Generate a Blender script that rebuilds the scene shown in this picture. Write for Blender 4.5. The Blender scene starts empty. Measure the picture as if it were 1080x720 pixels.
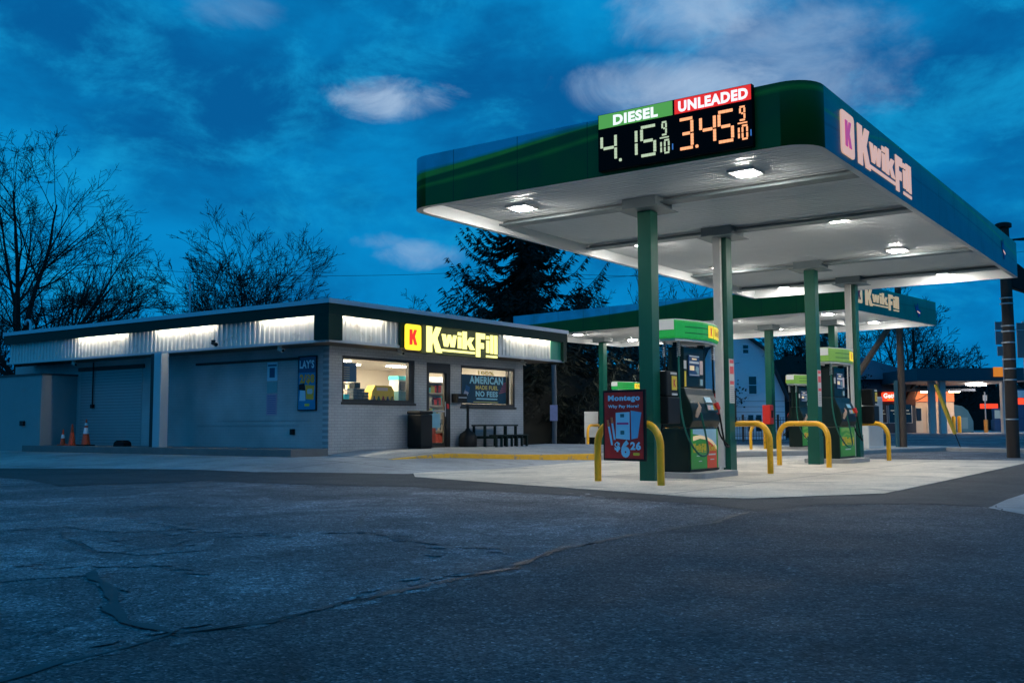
import bpy, bmesh, math, random
from mathutils import Vector, Matrix
random.seed(7)
sc = bpy.context.scene
COL = sc.collection
R = math.radians
# ------------------------------------------------------------------ helpers
def lin(c):
    return tuple((x/12.92 if x <= .04045 else ((x+.055)/1.055)**2.4) for x in c)
def hx(s):
    s = s.lstrip('#'); return lin(tuple(int(s[i:i+2], 16)/255 for i in (0, 2, 4)))
MATS = {}
def mat(name, col=(.5, .5, .5), rough=.6, metal=0., emit=None, es=1., var=.12, vscale=3., bump=0., bscale=40., spec=.5, coat=0.):
    if name in MATS: return MATS[name]
    if isinstance(col, str): col = hx(col)
    m = bpy.data.materials.new(name); m.use_nodes = True; MATS[name] = m
    nt = m.node_tree; N = nt.nodes; L = nt.links
    b = N['Principled BSDF']
    b.inputs['Roughness'].default_value = rough; b.inputs['Metallic'].default_value = metal
    b.inputs['Specular IOR Level'].default_value = spec; b.inputs['Coat Weight'].default_value = coat
    tc = N.new('ShaderNodeTexCoord')
    if var > 0:
        n = N.new('ShaderNodeTexNoise'); n.inputs['Scale'].default_value = vscale; n.inputs['Detail'].default_value = 6; n.inputs['Roughness'].default_value = .65
        L.new(tc.outputs['Object'], n.inputs['Vector'])
        mx = N.new('ShaderNodeMix'); mx.data_type = 'RGBA'
        mx.inputs[6].default_value = (*[max(0, c*(1-var)) for c in col], 1); mx.inputs[7].default_value = (*[min(1, c*(1+var)) for c in col], 1)
        L.new(n.outputs['Fac'], mx.inputs[0]); L.new(mx.outputs[2], b.inputs['Base Color'])
        mr = N.new('ShaderNodeMapRange'); mr.inputs['To Min'].default_value = max(0, rough-.12); mr.inputs['To Max'].default_value = min(1, rough+.12)
        L.new(n.outputs['Fac'], mr.inputs['Value']); L.new(mr.outputs['Result'], b.inputs['Roughness'])
    else:
        b.inputs['Base Color'].default_value = (*col, 1)
    if bump > 0:
        n2 = N.new('ShaderNodeTexNoise'); n2.inputs['Scale'].default_value = bscale; n2.inputs['Detail'].default_value = 4
        L.new(tc.outputs['Object'], n2.inputs['Vector'])
        bp = N.new('ShaderNodeBump'); bp.inputs['Strength'].default_value = bump; bp.inputs['Distance'].default_value = .02
        L.new(n2.outputs['Fac'], bp.inputs['Height']); L.new(bp.outputs['Normal'], b.inputs['Normal'])
    if emit is not None:
        if isinstance(emit, str): emit = hx(emit)
        b.inputs['Emission Color'].default_value = (*emit, 1); b.inputs['Emission Strength'].default_value = es
    return m

class MB:
    def __init__(s): s.v = []; s.f = []; s.mi = []; s.cur = 0
    def add(s, vs, fs):
        o = len(s.v); s.v += [tuple(p) for p in vs]; s.f += [tuple(i+o for i in f) for f in fs]; s.mi += [s.cur]*len(fs); return s
    def box(s, x0, x1, y0, y1, z0, z1):
        if x0 > x1: x0, x1 = x1, x0
        if y0 > y1: y0, y1 = y1, y0
        if z0 > z1: z0, z1 = z1, z0
        return s.add([(x0,y0,z0),(x1,y0,z0),(x1,y1,z0),(x0,y1,z0),(x0,y0,z1),(x1,y0,z1),(x1,y1,z1),(x0,y1,z1)],
              [(0,3,2,1),(4,5,6,7),(0,1,5,4),(1,2,6,5),(2,3,7,6),(3,0,4,7)])
    def prism(s, poly, a0, a1, m=lambda p, q, r: (p, q, r)):
        # poly of (p,q), extruded r from a0 to a1, mapped with m
        n = len(poly)
        vs = [m(p, q, a0) for p, q in poly]+[m(p, q, a1) for p, q in poly]
        fs = [tuple(range(n-1, -1, -1)), tuple(range(n, 2*n))]+[(i, (i+1) % n, n+(i+1) % n, n+i) for i in range(n)]
        return s.add(vs, fs)
    def tube(s, pts, r, n=8, caps=True):
        pts = [Vector(p) for p in pts]; rs = r if isinstance(r, (list, tuple)) else [r]*len(pts)
        ref = None; vs = []
        for i, p in enumerate(pts):
            d = (pts[min(i+1, len(pts)-1)]-pts[max(i-1, 0)])
            d = d.normalized() if d.length > 0 else Vector((0, 0, 1))
            if ref is None:
                ref = d.orthogonal().normalized()
            else:
                ref = (ref-d*ref.dot(d)); ref = ref.normalized() if ref.length > 1e-6 else d.orthogonal().normalized()
            b = d.cross(ref)
            for k in range(n):
                a = 2*math.pi*k/n; vs.append(p+(ref*math.cos(a)+b*math.sin(a))*rs[i])
        fs = []
        for i in range(len(pts)-1):
            for k in range(n):
                fs.append((i*n+k, i*n+(k+1) % n, (i+1)*n+(k+1) % n, (i+1)*n+k))
        if caps: fs.append(tuple(range(n-1, -1, -1))); fs.append(tuple((len(pts)-1)*n+k for k in range(n)))
        return s.add(vs, fs)
    def lathe(s, prof, n=20, c=(0, 0)):
        vs = []; fs = []
        for r, z in prof:
            for k in range(n):
                a = 2*math.pi*k/n; vs.append((c[0]+r*math.cos(a), c[1]+r*math.sin(a), z))
        for i in range(len(prof)-1):
            for k in range(n): fs.append((i*n+k, i*n+(k+1) % n, (i+1)*n+(k+1) % n, (i+1)*n+k))
        fs.append(tuple(range(n-1, -1, -1))); fs.append(tuple((len(prof)-1)*n+k for k in range(n)))
        return s.add(vs, fs)
    def build(s, name, m=None, parent=None, bevel=0, smooth=False, seg=2):
        me = bpy.data.meshes.new(name); me.from_pydata(s.v, [], s.f); me.update()
        ms = m if isinstance(m, (list, tuple)) else [m]
        for x in ms: me.materials.append(x)
        if len(ms) > 1:
            for p, k in zip(me.polygons, s.mi): p.material_index = k
        if bevel > 0:
            bm = bmesh.new(); bm.from_mesh(me)
            bmesh.ops.bevel(bm, geom=[e for e in bm.edges if e.calc_face_angle(0) > .5], offset=bevel, segments=seg, affect='EDGES', clamp_overlap=True, profile=.6)
            bm.to_mesh(me); bm.free()
        if smooth:
            for p in me.polygons: p.use_smooth = True
            try: me.set_sharp_from_angle(angle=R(40))
            except Exception: pass
        o = bpy.data.objects.new(name, me); COL.objects.link(o)
        if parent is not None: o.parent = parent
        return o
def tag(o, label=None, cat=None, group=None, kind=None):
    if label: o['label'] = label
    if cat: o['category'] = cat
    if group: o['group'] = group
    if kind: o['kind'] = kind
    return o
def empty(name, loc=(0, 0, 0), rz=0., label=None, cat=None, group=None):
    o = bpy.data.objects.new(name, None); o.location = loc; o.rotation_euler = (0, 0, rz); o.empty_display_size = .2
    COL.objects.link(o); return tag(o, label, cat, group)
def kids(o): return [c for c in bpy.data.objects if c.parent == o]
def copy_tree(o, parent=None):
    c = o.copy(); COL.objects.link(c); c.parent = parent
    for k in kids(o): copy_tree(k, c)
    return c
# text meshes from the built in font
_tc = {}
def text_geo(s, bold=0.0):
    key = (s, bold)
    if key not in _tc:
        cu = bpy.data.curves.new('t', 'FONT'); cu.body = s; cu.size = 1; cu.offset = bold; cu.space_character = 1+bold*2.2; cu.resolution_u = 3; cu.extrude = 0; cu.fill_mode = 'FRONT'
        ob = bpy.data.objects.new('t', cu); COL.objects.link(ob)
        dg = bpy.context.evaluated_depsgraph_get(); me = bpy.data.meshes.new_from_object(ob.evaluated_get(dg))
        _tc[key] = ([tuple(v.co) for v in me.vertices], [tuple(p.vertices) for p in me.polygons])
        bpy.data.objects.remove(ob); bpy.data.meshes.remove(me); bpy.data.curves.remove(cu)
    return _tc[key]
class Face:
    """a flat frame: origin, right, up, out (all in the parent's local space)"""
    def __init__(s, o, r, u=(0, 0, 1), n=None):
        s.o = Vector(o); s.r = Vector(r).normalized(); s.u = Vector(u).normalized(); s.n = s.r.cross(s.u) if n is None else Vector(n)
    def p(s, a, b, d=0): return s.o+s.r*a+s.u*b+s.n*d
    def rect(s, mb, a0, a1, b0, b1, d0, d1):
        return mb.prism([(a0, b0), (a1, b0), (a1, b1), (a0, b1)], d0, d1, lambda p, q, r: s.p(p, q, r))
    def poly(s, mb, pts, d0, d1): return mb.prism(pts, d0, d1, lambda p, q, r: s.p(p, q, r))
    def rrect(s, mb, a0, a1, b0, b1, d0, d1, rad):
        pts = []
        for cx, cy, a in ((a1-rad, b0+rad, -90), (a1-rad, b1-rad, 0), (a0+rad, b1-rad, 90), (a0+rad, b0+rad, 180)):
            for k in range(5): t = R(a+k*22.5); pts.append((cx+rad*math.cos(t), cy+rad*math.sin(t)))
        return s.poly(mb, pts, d0, d1)
    def text(s, mb, st, a0, a1, b0, b1, d, bold=.02, shear=0):
        vs, fs = text_geo(st, bold)
        X0 = min(v[0] for v in vs); X1 = max(v[0] for v in vs); Y0 = min(v[1] for v in vs); Y1 = max(v[1] for v in vs)
        out = [s.p(a0+(v[0]-X0)/(X1-X0)*(a1-a0)+shear*(v[1]-Y0)/(Y1-Y0), b0+(v[1]-Y0)/(Y1-Y0)*(b1-b0), d) for v in vs]
        return mb.add(out, fs)
# ------------------------------------------------------------------ camera
H0 = .9; FPX = 1063.556; PIT = R(4.766); ROL = R(-.217)
cam = bpy.data.cameras.new('camera'); cam.sensor_width = 36; cam.lens = FPX/1080*36; cam.clip_end = 6000; cam.clip_start = .05
co = bpy.data.objects.new('camera', cam); COL.objects.link(co); sc.camera = co
co.matrix_world = Matrix.Translation((0, 0, H0)) @ Matrix.Rotation(math.pi/2+PIT, 4, 'X') @ Matrix.Rotation(ROL, 4, 'Z')
def ray(px, py):
    X, Y = px-540, py-360; c, s = math.cos(ROL), math.sin(ROL); x = X*c+Y*s; y = -X*s+Y*c
    c, s = math.cos(PIT), math.sin(PIT); return Vector((x/FPX, c+y/FPX*s, s-y/FPX*c))
# terrain: flat at the pumps, 0.2 m up at the store, a little up across the street
YAW = R(35.54); RZ = math.pi/2-YAW
U = Vector((math.sin(YAW), math.cos(YAW))); V = Vector((-U.y, U.x))
OS = Vector((-4.307, 23.7))      # store wall corner
C1 = Vector((3.727, 12.172))     # canopy corner
def sm(t): t = max(0, min(1, t)); return t*t*(3-2*t)
def hz(x, y):
    q = Vector((x, y))-OS; a = q.dot(U); b = q.dot(V)
    dx = max(-a, 0, a-8); dy = max(-b, 0, b-30); d = math.hypot(dx, dy)
    return .2*(1-sm((d-1.6)/4.2))+.22*sm((y-45)/25)
def G(px, py, dz=0.):
    d = ray(px, py); z = 0
    for _ in range(12): t = (z-H0)/d.z; x, y = d.x*t, d.y*t; z = hz(x, y)+dz
    return Vector((x, y, z))
def at(px, py, Y): d = ray(px, py); t = Y/d.y; return Vector((d.x*t, Y, H0+d.z*t))
def px_of(x, y, z=0):   # screen column of a world point (ignores roll)
    return 540+FPX*x/y
# ------------------------------------------------------------------ materials
M = {}
M['green'] = mat('green_paint', (.004, .085, .055), .42, var=.1, vscale=6, spec=.35)
M['dgreen'] = mat('dark_green_trim', (.002, .028, .018), .5, var=.1, spec=.2)
M['white'] = mat('white_paint', (.72, .72, .70), .5, var=.06)
M['dirty_white'] = mat('dirty_white_paint', (.62, .6, .56), .55, var=.14, vscale=5)
M['black'] = mat('black_plastic', (.010, .011, .011), .5, var=.2, spec=.22)
M['blackm'] = mat('black_rubber', (.008, .008, .008), .7, var=.2, spec=.2)
M['yellow'] = mat('yellow_safety_paint', (.92, .44, .008), .42, var=.12, vscale=9)
M['ylogo'] = mat('yellow_decal', (.85, .62, .04), .4, var=.04)
M['red'] = mat('red_plastic', (.62, .03, .02), .35, var=.08)
M['steel'] = mat('galvanised_steel', (.42, .44, .46), .4, metal=.7, var=.15)
M['alu'] = mat('bronze_aluminium', (.05, .045, .04), .4, metal=.5, var=.12)
M['soffit'] = mat('white_metal_soffit', (.84, .86, .87), .36, metal=.0, var=.04, vscale=2, spec=.5)
M['beam'] = mat('grey_steel_beam', (.20, .25, .27), .4, var=.08)
M['asphalt_roof'] = mat('roof_membrane', (.1, .1, .11), .9)
M['flash'] = mat('pale_metal_flashing', (.55, .6, .66), .35, metal=.3, var=.08)
M['eave'] = mat('brown_eave_board', (.15, .105, .07), .75, var=.2)
M['bark'] = mat('dark_bark', (.028, .021, .016), .95, var=.35, vscale=4)
M['twig'] = mat('dark_twigs', (.026, .02, .017), .95, var=.3)
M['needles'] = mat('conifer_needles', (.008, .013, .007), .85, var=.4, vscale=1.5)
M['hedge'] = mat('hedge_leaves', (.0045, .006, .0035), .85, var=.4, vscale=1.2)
M['wood'] = mat('weathered_pole_wood', (.09, .065, .05), .9, var=.3, vscale=6, bump=.4, bscale=20)
M['dwood'] = mat('creosote_pole_wood', (.035, .027, .022), .9, var=.3, vscale=5)
M['table'] = mat('dark_green_recycled_plastic', (.006, .018, .015), .6, var=.15, spec=.2)
M['cone'] = mat('orange_cone_plastic', (.75, .08, .02), .5, var=.1)
M['reflect'] = mat('white_reflective_sleeve', (.7, .72, .75), .35, var=.05)
M['lamp'] = mat('lit_lamp_lens', (.8, .8, .8), .4, emit=(1.0, .96, .88), es=360, var=0)
M['fluor'] = mat('lit_fluorescent_tube', (.8, .8, .8), .4, emit=(1, .90, .72), es=85, var=0)
def glass(name='window_glass', tint=(.92, .95, .95), refl=.10):
    m = bpy.data.materials.new(name); m.use_nodes = True; nt = m.node_tree; N = nt.nodes; L = nt.links
    for n in list(N): N.remove(n)
    o = N.new('ShaderNodeOutputMaterial'); t = N.new('ShaderNodeBsdfTransparent'); t.inputs['Color'].default_value = (*tint, 1)
    g = N.new('ShaderNodeBsdfGlossy'); g.inputs['Roughness'].default_value = .03; f = N.new('ShaderNodeFresnel'); f.inputs['IOR'].default_value = 1.5
    a = N.new('ShaderNodeMath'); a.operation = 'MULTIPLY'; L.new(f.outputs[0], a.inputs[0]); ge = N.new('ShaderNodeNewGeometry'); iv = N.new('ShaderNodeMath'); iv.operation = 'SUBTRACT'; iv.inputs[0].default_value = 1; L.new(ge.outputs['Backfacing'], iv.inputs[1]); L.new(iv.outputs[0], a.inputs[1])
    x = N.new('ShaderNodeMixShader'); L.new(a.outputs[0], x.inputs[0]); L.new(t.outputs[0], x.inputs[1]); L.new(g.outputs[0], x.inputs[2]); L.new(x.outputs[0], o.inputs['Surface']); return m
M['glass'] = glass()
M['dark_glass'] = mat('dark_window_glass', (.01, .013, .018), .08, var=0, spec=.8)
def brick(name, axis, c1, c2, mortar, bw=.2, rh=.068, grime=.25, bumpv=.5):
    m = bpy.data.materials.new(name); m.use_nodes = True; nt = m.node_tree; N = nt.nodes; L = nt.links; b = N['Principled BSDF']
    tc = N.new('ShaderNodeTexCoord'); sp = N.new('ShaderNodeSeparateXYZ'); cb = N.new('ShaderNodeCombineXYZ')
    L.new(tc.outputs['Object'], sp.inputs[0]); L.new(sp.outputs[axis], cb.inputs[0]); L.new(sp.outputs[2], cb.inputs[1])
    br = N.new('ShaderNodeTexBrick'); br.inputs['Scale'].default_value = 1; br.inputs['Brick Width'].default_value = bw; br.inputs['Row Height'].default_value = rh
    br.inputs['Mortar Size'].default_value = .006; br.inputs['Mortar Smooth'].default_value = .3; br.inputs['Bias'].default_value = .1
    br.inputs['Color1'].default_value = (*c1, 1); br.inputs['Color2'].default_value = (*c2, 1); br.inputs['Mortar'].default_value = (*mortar, 1)
    L.new(cb.outputs[0], br.inputs['Vector'])
    n = N.new('ShaderNodeTexNoise'); n.inputs['Scale'].default_value = .9; n.inputs['Detail'].default_value = 8; L.new(tc.outputs['Object'], n.inputs['Vector'])
    mr = N.new('ShaderNodeMapRange'); mr.inputs['From Min'].default_value = .35; mr.inputs['From Max'].default_value = .7; mr.inputs['To Min'].default_value = 1-grime; mr.inputs['To Max'].default_value = 1.05; L.new(n.outputs['Fac'], mr.inputs['Value'])
    mx = N.new('ShaderNodeMix'); mx.data_type = 'RGBA'; mx.blend_type = 'MULTIPLY'; mx.inputs[0].default_value = 1; L.new(br.outputs['Color'], mx.inputs[6]); L.new(mr.outputs['Result'], mx.inputs[7])
    L.new(mx.outputs[2], b.inputs['Base Color']); b.inputs['Roughness'].default_value = .6
    bp = N.new('ShaderNodeBump'); bp.inputs['Strength'].default_value = bumpv; bp.inputs['Distance'].default_value = .008; bp.invert = True
    L.new(br.outputs['Fac'], bp.inputs['Height']); L.new(bp.outputs['Normal'], b.inputs['Normal']); return m
g = .56
M['brick_x'] = brick('painted_brick_front', 0, (g, g*.99, g*.98), (g*.9, g*.9, g*.9), (g*.6, g*.6, g*.6))
M['brick_y'] = brick('painted_brick_side', 1, (g*.88, g*.88, g*.88), (g*.85, g*.85, g*.85), (g*.74, g*.74, g*.74), bumpv=.3)
# ground materials
def ground_mat(name, base, speck=.5, patch=.35, rough=.85, bump=.7, scale=1., warm=(1, 1, 1), joints=0, stain=.0, cell=False):
    m = bpy.data.materials.new(name); m.use_nodes = True; nt = m.node_tree; N = nt.nodes; L = nt.links; b = N['Principled BSDF']
    tc = N.new('ShaderNodeTexCoord'); O = tc.outputs['Object']
    def noise(sc_, det=5, ro=.6, dist=0):
        n = N.new('ShaderNodeTexNoise'); n.inputs['Scale'].default_value = sc_; n.inputs['Detail'].default_value = det; n.inputs['Roughness'].default_value = ro; n.inputs['Distortion'].default_value = dist
        L.new(O, n.inputs['Vector']); return n.outputs['Fac']
    def mr(x, a, b_, c, d):
        n = N.new('ShaderNodeMapRange'); n.inputs['From Min'].default_value = a; n.inputs['From Max'].default_value = b_; n.inputs['To Min'].default_value = c; n.inputs['To Max'].default_value = d
        L.new(x, n.inputs['Value']); return n.outputs['Result']
    def mul(a, b_):
        n = N.new('ShaderNodeMath'); n.operation = 'MULTIPLY'; L.new(a, n.inputs[0]); L.new(b_, n.inputs[1]); return n.outputs[0]
    big = mr(noise(.35*scale, 6, .6, .4), .35, .68, 1-patch, 1+patch)
    mid = mr(noise(2.2*scale, 7, .7), .3, .7, 1-patch*.5, 1+patch*.5)
    vo = N.new('ShaderNodeTexVoronoi'); vo.inputs['Scale'].default_value = 85; L.new(O, vo.inputs['Vector'])
    sep = N.new('ShaderNodeSeparateColor'); L.new(vo.outputs['Color'], sep.inputs[0])
    vo3 = N.new('ShaderNodeTexVoronoi'); vo3.inputs['Scale'].default_value = 26; L.new(O, vo3.inputs['Vector']); s3 = N.new('ShaderNodeSeparateColor'); L.new(vo3.outputs['Color'], s3.inputs[0]); sp = mul(mr(sep.outputs[0], 0, 1, 1-speck, 1+speck), mr(s3.outputs[0], 0, 1, 1-speck*.45, 1+speck*.45))
    pw = N.new('ShaderNodeMath'); pw.operation = 'POWER'; L.new(sep.outputs[1], pw.inputs[0]); pw.inputs[1].default_value = 9
    pk = mr(pw.outputs[0], 0, 1, 1, 1+speck*3.)
    f = mul(mul(mul(big, mid), sp), pk)
    if stain > 0:
        f = mul(f, mr(noise(.8*scale, 4, .55, 1.2), .55, .72, 1, 1-stain))
    if cell:
        nz = N.new('ShaderNodeTexNoise'); nz.inputs['Scale'].default_value = 1.1; nz.inputs['Detail'].default_value = 8; nz.inputs['Roughness'].default_value = .7; L.new(O, nz.inputs['Vector'])
        sc1 = N.new('ShaderNodeVectorMath'); sc1.operation = 'SCALE'; sc1.inputs['Scale'].default_value = 1.1; L.new(nz.outputs['Color'], sc1.inputs[0])
        ad = N.new('ShaderNodeVectorMath'); ad.operation = 'ADD'; L.new(O, ad.inputs[0]); L.new(sc1.outputs[0], ad.inputs[1])
        for sc_, w0, dk, halo in ((.30, .006, .45, .30), (.85, .006, .25, .06)):
            ve = N.new('ShaderNodeTexVoronoi'); ve.feature = 'DISTANCE_TO_EDGE'; ve.inputs['Scale'].default_value = sc_; L.new(ad.outputs[0], ve.inputs['Vector'])
            gate = mr(noise(.22 if sc_ < .5 else .4, 3), .44, .58, 0, 1)
            ln = mr(ve.outputs['Distance'], 0, w0*sc_*3, 1, 0); hl = mr(ve.outputs['Distance'], w0*sc_*3, .07*sc_*2, 1, 0)
            f = mul(f, mr(mul(hl, gate), 0, 1, 1, 1+halo)); f = mul(f, mr(mul(ln, gate), 0, 1, 1, 1-dk))
        # sanded, bleached areas with soft broken edges
        f = mul(f, mr(mul(mr(noise(.5, 9, .72, .8), .48, .58, 0, 1), mr(noise(3.1, 6, .8), .35, .6, 0, 1)), 0, 1, .82, 1.75))
    if joints:
        w = N.new('ShaderNodeTexBrick'); mp = N.new('ShaderNodeMapping'); mp.inputs['Rotation'].default_value = (0, 0, -RZ); L.new(O, mp.inputs['Vector'])
        w.inputs['Scale'].default_value = 1; w.inputs['Brick Width'].default_value = joints; w.inputs['Row Height'].default_value = joints; w.offset = 0; w.inputs['Mortar Size'].default_value = .022
        f = mul(f, mr(noise(3.4, 3, .5), .64, .74, 1, .6)); L.new(mp.outputs[0], w.inputs['Vector']); f = mul(f, mr(w.outputs['Fac'], 0, 1, 1, .45))
    vm = N.new('ShaderNodeVectorMath'); vm.operation = 'SCALE'; vm.inputs[0].default_value = tuple(base*c for c in warm); L.new(f, vm.inputs['Scale'])
    L.new(vm.outputs[0], b.inputs['Base Color']); 
    L.new(mr(noise(1.3, 5), .3, .7, rough-.12, rough+.08), b.inputs['Roughness'])
    bp = N.new('ShaderNodeBump'); bp.inputs['Strength'].default_value = bump; bp.inputs['Distance'].default_value = .006
    L.new(vo.outputs['Distance'], bp.inputs['Height'])
    bp2 = N.new('ShaderNodeBump'); bp2.inputs['Strength'].default_value = .35; bp2.inputs['Distance'].default_value = .05; L.new(noise(6, 5, .7), bp2.inputs['Height']); L.new(bp2.outputs[0], bp.inputs['Normal'])
    L.new(bp.outputs['Normal'], b.inputs['Normal']); return m
M['asphalt'] = ground_mat('old_asphalt', .115, .75, .34, .82, 1., warm=(1.0, 1.0, 1.05), stain=.45, cell=True)
M['asphalt_new'] = ground_mat('newer_asphalt', .045, .35, .18, .85, .8, warm=(1, 1, 1.02))
M['asphalt_dark'] = ground_mat('dark_asphalt', .062, .75, .32, .85, 1., warm=(1.0, 1.0, 1.05), stain=.4)
M['asphalt_worn'] = ground_mat('worn_asphalt', .155, .6, .5, .85, 1., warm=(1.0, 1, 1.04))
M['tar'] = mat('tar_crack_seal', (.022, .024, .026), .55, var=.3, vscale=6)
M['concrete'] = ground_mat('pad_concrete', .52, .12, .22, .75, .15, warm=(1.13, 1, .82), joints=3.0, stain=.45)
M['apron'] = ground_mat('apron_concrete', .34, .1, .25, .8, .2, warm=(1.03, 1, .97), joints=3.0, stain=.25)
M['kerb'] = mat('kerb_concrete', (.36, .35, .33), .8, var=.25, vscale=4, bump=.3)
M['platform'] = mat('platform_concrete', (.17, .165, .16), .85, var=.35, vscale=3, bump=.3)
def yk():
    m = mat('worn_yellow_kerb_paint', (.70, .38, .02), .7, var=.25, vscale=8, bump=.3)
    nt = m.node_tree; N = nt.nodes; L = nt.links; b = N['Principled BSDF']; src = b.inputs['Base Color'].links[0].from_socket
    n = N.new('ShaderNodeTexNoise'); n.inputs['Scale'].default_value = 5; n.inputs['Detail'].default_value = 9; n.inputs['Roughness'].default_value = .75
    tc = N.new('ShaderNodeTexCoord'); L.new(tc.outputs['Object'], n.inputs['Vector'])
    mr = N.new('ShaderNodeMapRange'); mr.inputs['From Min'].default_value = .56; mr.inputs['From Max'].default_value = .62; L.new(n.outputs['Fac'], mr.inputs['Value'])
    mx = N.new('ShaderNodeMix'); mx.data_type = 'RGBA'; L.new(mr.outputs['Result'], mx.inputs[0]); L.new(src, mx.inputs[6]); mx.inputs[7].default_value = (.25, .23, .2, 1); L.new(mx.outputs[2], b.inputs['Base Color']); return m
M['ykerb'] = yk()
def chips(m, col, lo=.63, hi=.66, sc_=14):
    nt = m.node_tree; N = nt.nodes; L = nt.links; b = N['Principled BSDF']; src = b.inputs['Base Color'].links[0].from_socket
    n = N.new('ShaderNodeTexNoise'); n.inputs['Scale'].default_value = sc_; n.inputs['Detail'].default_value = 8; n.inputs['Roughness'].default_value = .7; tc = N.new('ShaderNodeTexCoord'); L.new(tc.outputs['Object'], n.inputs['Vector'])
    mr = N.new('ShaderNodeMapRange'); mr.inputs['From Min'].default_value = lo; mr.inputs['From Max'].default_value = hi; L.new(n.outputs['Fac'], mr.inputs['Value'])
    mx = N.new('ShaderNodeMix'); mx.data_type = 'RGBA'; L.new(mr.outputs['Result'], mx.inputs[0]); L.new(src, mx.inputs[6]); mx.inputs[7].default_value = (*col, 1); L.new(mx.outputs[2], b.inputs['Base Color'])
chips(M['yellow'], (.16, .09, .04)); chips(M['green'], (.02, .05, .04), .66, .70, 6)
# ------------------------------------------------------------------ ground
def lines(lo, hi, st, far):
    l = []; x = lo
    while x <= hi+1e-6: l.append(round(x, 3)); x += st
    return sorted([-f for f in far if -f < lo]+l+[f for f in far if f > hi])
XS = lines(-24, 24, .5, [30, 40, 60, 100, 200, 500, 1500, 4000]); YS = lines(0, 48, .5, [2, 4, 8, 30, 52, 56, 60, 64, 68, 72, 80, 100, 140, 200, 500, 1500, 4500])
def sheet(name, poly, m, dz, zfun=None, thick=0.):
    bm = bmesh.new()
    if poly is None:
        vs = [[bm.verts.new((x, y, hz(x, y))) for y in YS] for x in XS]
        for i in range(len(XS)-1):
            for j in range(len(YS)-1): bm.faces.new((vs[i][j], vs[i+1][j], vs[i+1][j+1], vs[i][j+1]))
    else:
        bm.faces.new([bm.verts.new((p[0], p[1], 0)) for p in poly])
        bmesh.ops.triangulate(bm, faces=bm.faces[:])
        x0 = min(p[0] for p in poly); x1 = max(p[0] for p in poly); y0 = min(p[1] for p in poly); y1 = max(p[1] for p in poly)
        for X in XS:
            if x0 < X < x1: bmesh.ops.bisect_plane(bm, geom=bm.verts[:]+bm.edges[:]+bm.faces[:], plane_co=(X, 0, 0), plane_no=(1, 0, 0))
        for Y in YS:
            if y0 < Y < y1: bmesh.ops.bisect_plane(bm, geom=bm.verts[:]+bm.edges[:]+bm.faces[:], plane_co=(0, Y, 0), plane_no=(0, 1, 0))
        for v in bm.verts: v.co.z = (zfun(v.co.x, v.co.y) if zfun else hz(v.co.x, v.co.y))+dz
        if thick > 0:
            r = bmesh.ops.extrude_face_region(bm, geom=bm.faces[:])
            for e in r['geom']:
                if isinstance(e, bmesh.types.BMVert): e.co.z -= thick
        bmesh.ops.recalc_face_normals(bm, faces=bm.faces[:])
        up = sum(f.normal.z*f.calc_area() for f in bm.faces)
        if thick == 0 and up < 0: bmesh.ops.reverse_faces(bm, faces=bm.faces[:])
    me = bpy.data.meshes.new(name); bm.to_mesh(me); bm.free(); me.materials.append(m)
    o = bpy.data.objects.new(name, me); COL.objects.link(o); o['kind'] = 'structure'; return o
sheet('asphalt_lot', None, M['asphalt'], 0)
def jag(pts, amp, step=.5, seed=1):
    rr = random.Random(seed); out = []
    for i in range(len(pts)-1):
        a, b = Vector(pts[i]), Vector(pts[i+1]); n = max(1, int((b-a).length/step))
        for k in range(n):
            p = a+(b-a)*(k/n)
            out.append((p.x+rr.uniform(-amp, amp), p.y+rr.uniform(-amp, amp)))
    out.append(tuple(pts[-1][:2])); return out
g2 = lambda px, py: G(px, py).to_2d()
# newer asphalt strip between apron and old lot
top = [(-60, 496), (0, 494), (100, 493), (270, 489), (375, 486.3), (425, 489), (520, 495.2), (436, 499.3), (437.5, 503.3), (540, 511), (640, 518), (733, 525.2), (793, 526.3), (933, 521), (1000, 506.8), (1085, 489)]
bot = [(1100, 534), (1040, 535), (975, 531.5), (860, 532.5), (800, 539), (740, 532), (640, 525), (540, 519), (430, 513.5), (300, 510.5), (220, 507), (65, 513), (30, 506), (0, 503.5), (-60, 502)]
sheet('newer_asphalt_strip', [g2(*p) for p in top]+jag([g2(*p) for p in bot], .02, .4, 3), M['asphalt_new'], .006)
# foreground darker paving, right of the long seam
seam = [(-40, 730), (60, 702), (175, 672), (280, 657), (360, 637), (440, 620), (540, 600), (590, 580), (665, 565), (750, 552), (790, 540)]
wp = [g2(*p) for p in seam]+[g2(860, 533), g2(975, 532), g2(1040, 536)]
sheet('dark_asphalt_paving', jag(wp, .03, .4, 5)+[(9.5, 11.5), (30, 11), (30, -7), (-6, -7)], M['asphalt_dark'], .004)
# worn pale patches
sheet('worn_asphalt_patch', jag([g2(*p) for p in [(0, 552), (60, 548), (110, 545), (160, 549), (210, 557), (130, 562), (70, 556), (0, 560)]], .04, .3, 8), M['asphalt_worn'], .004)
sheet('worn_asphalt_patch', jag([g2(*p) for p in [(80, 567), (140, 578), (200, 577), (230, 568), (215, 580), (150, 585), (100, 580)]], .03, .3, 9), M['asphalt_worn'], .004)
sheet('worn_asphalt_patch', jag([g2(*p) for p in [(0, 605), (50, 600), (95, 602), (90, 607), (40, 610), (0, 614)]], .02, .3, 10), M['asphalt_worn'], .004)
sheet('pale_concrete_patch', [g2(*p) for p in [(1042, 536), (1062, 527), (1100, 515), (1160, 520), (1120, 550)]], M['apron'], .008)
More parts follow.
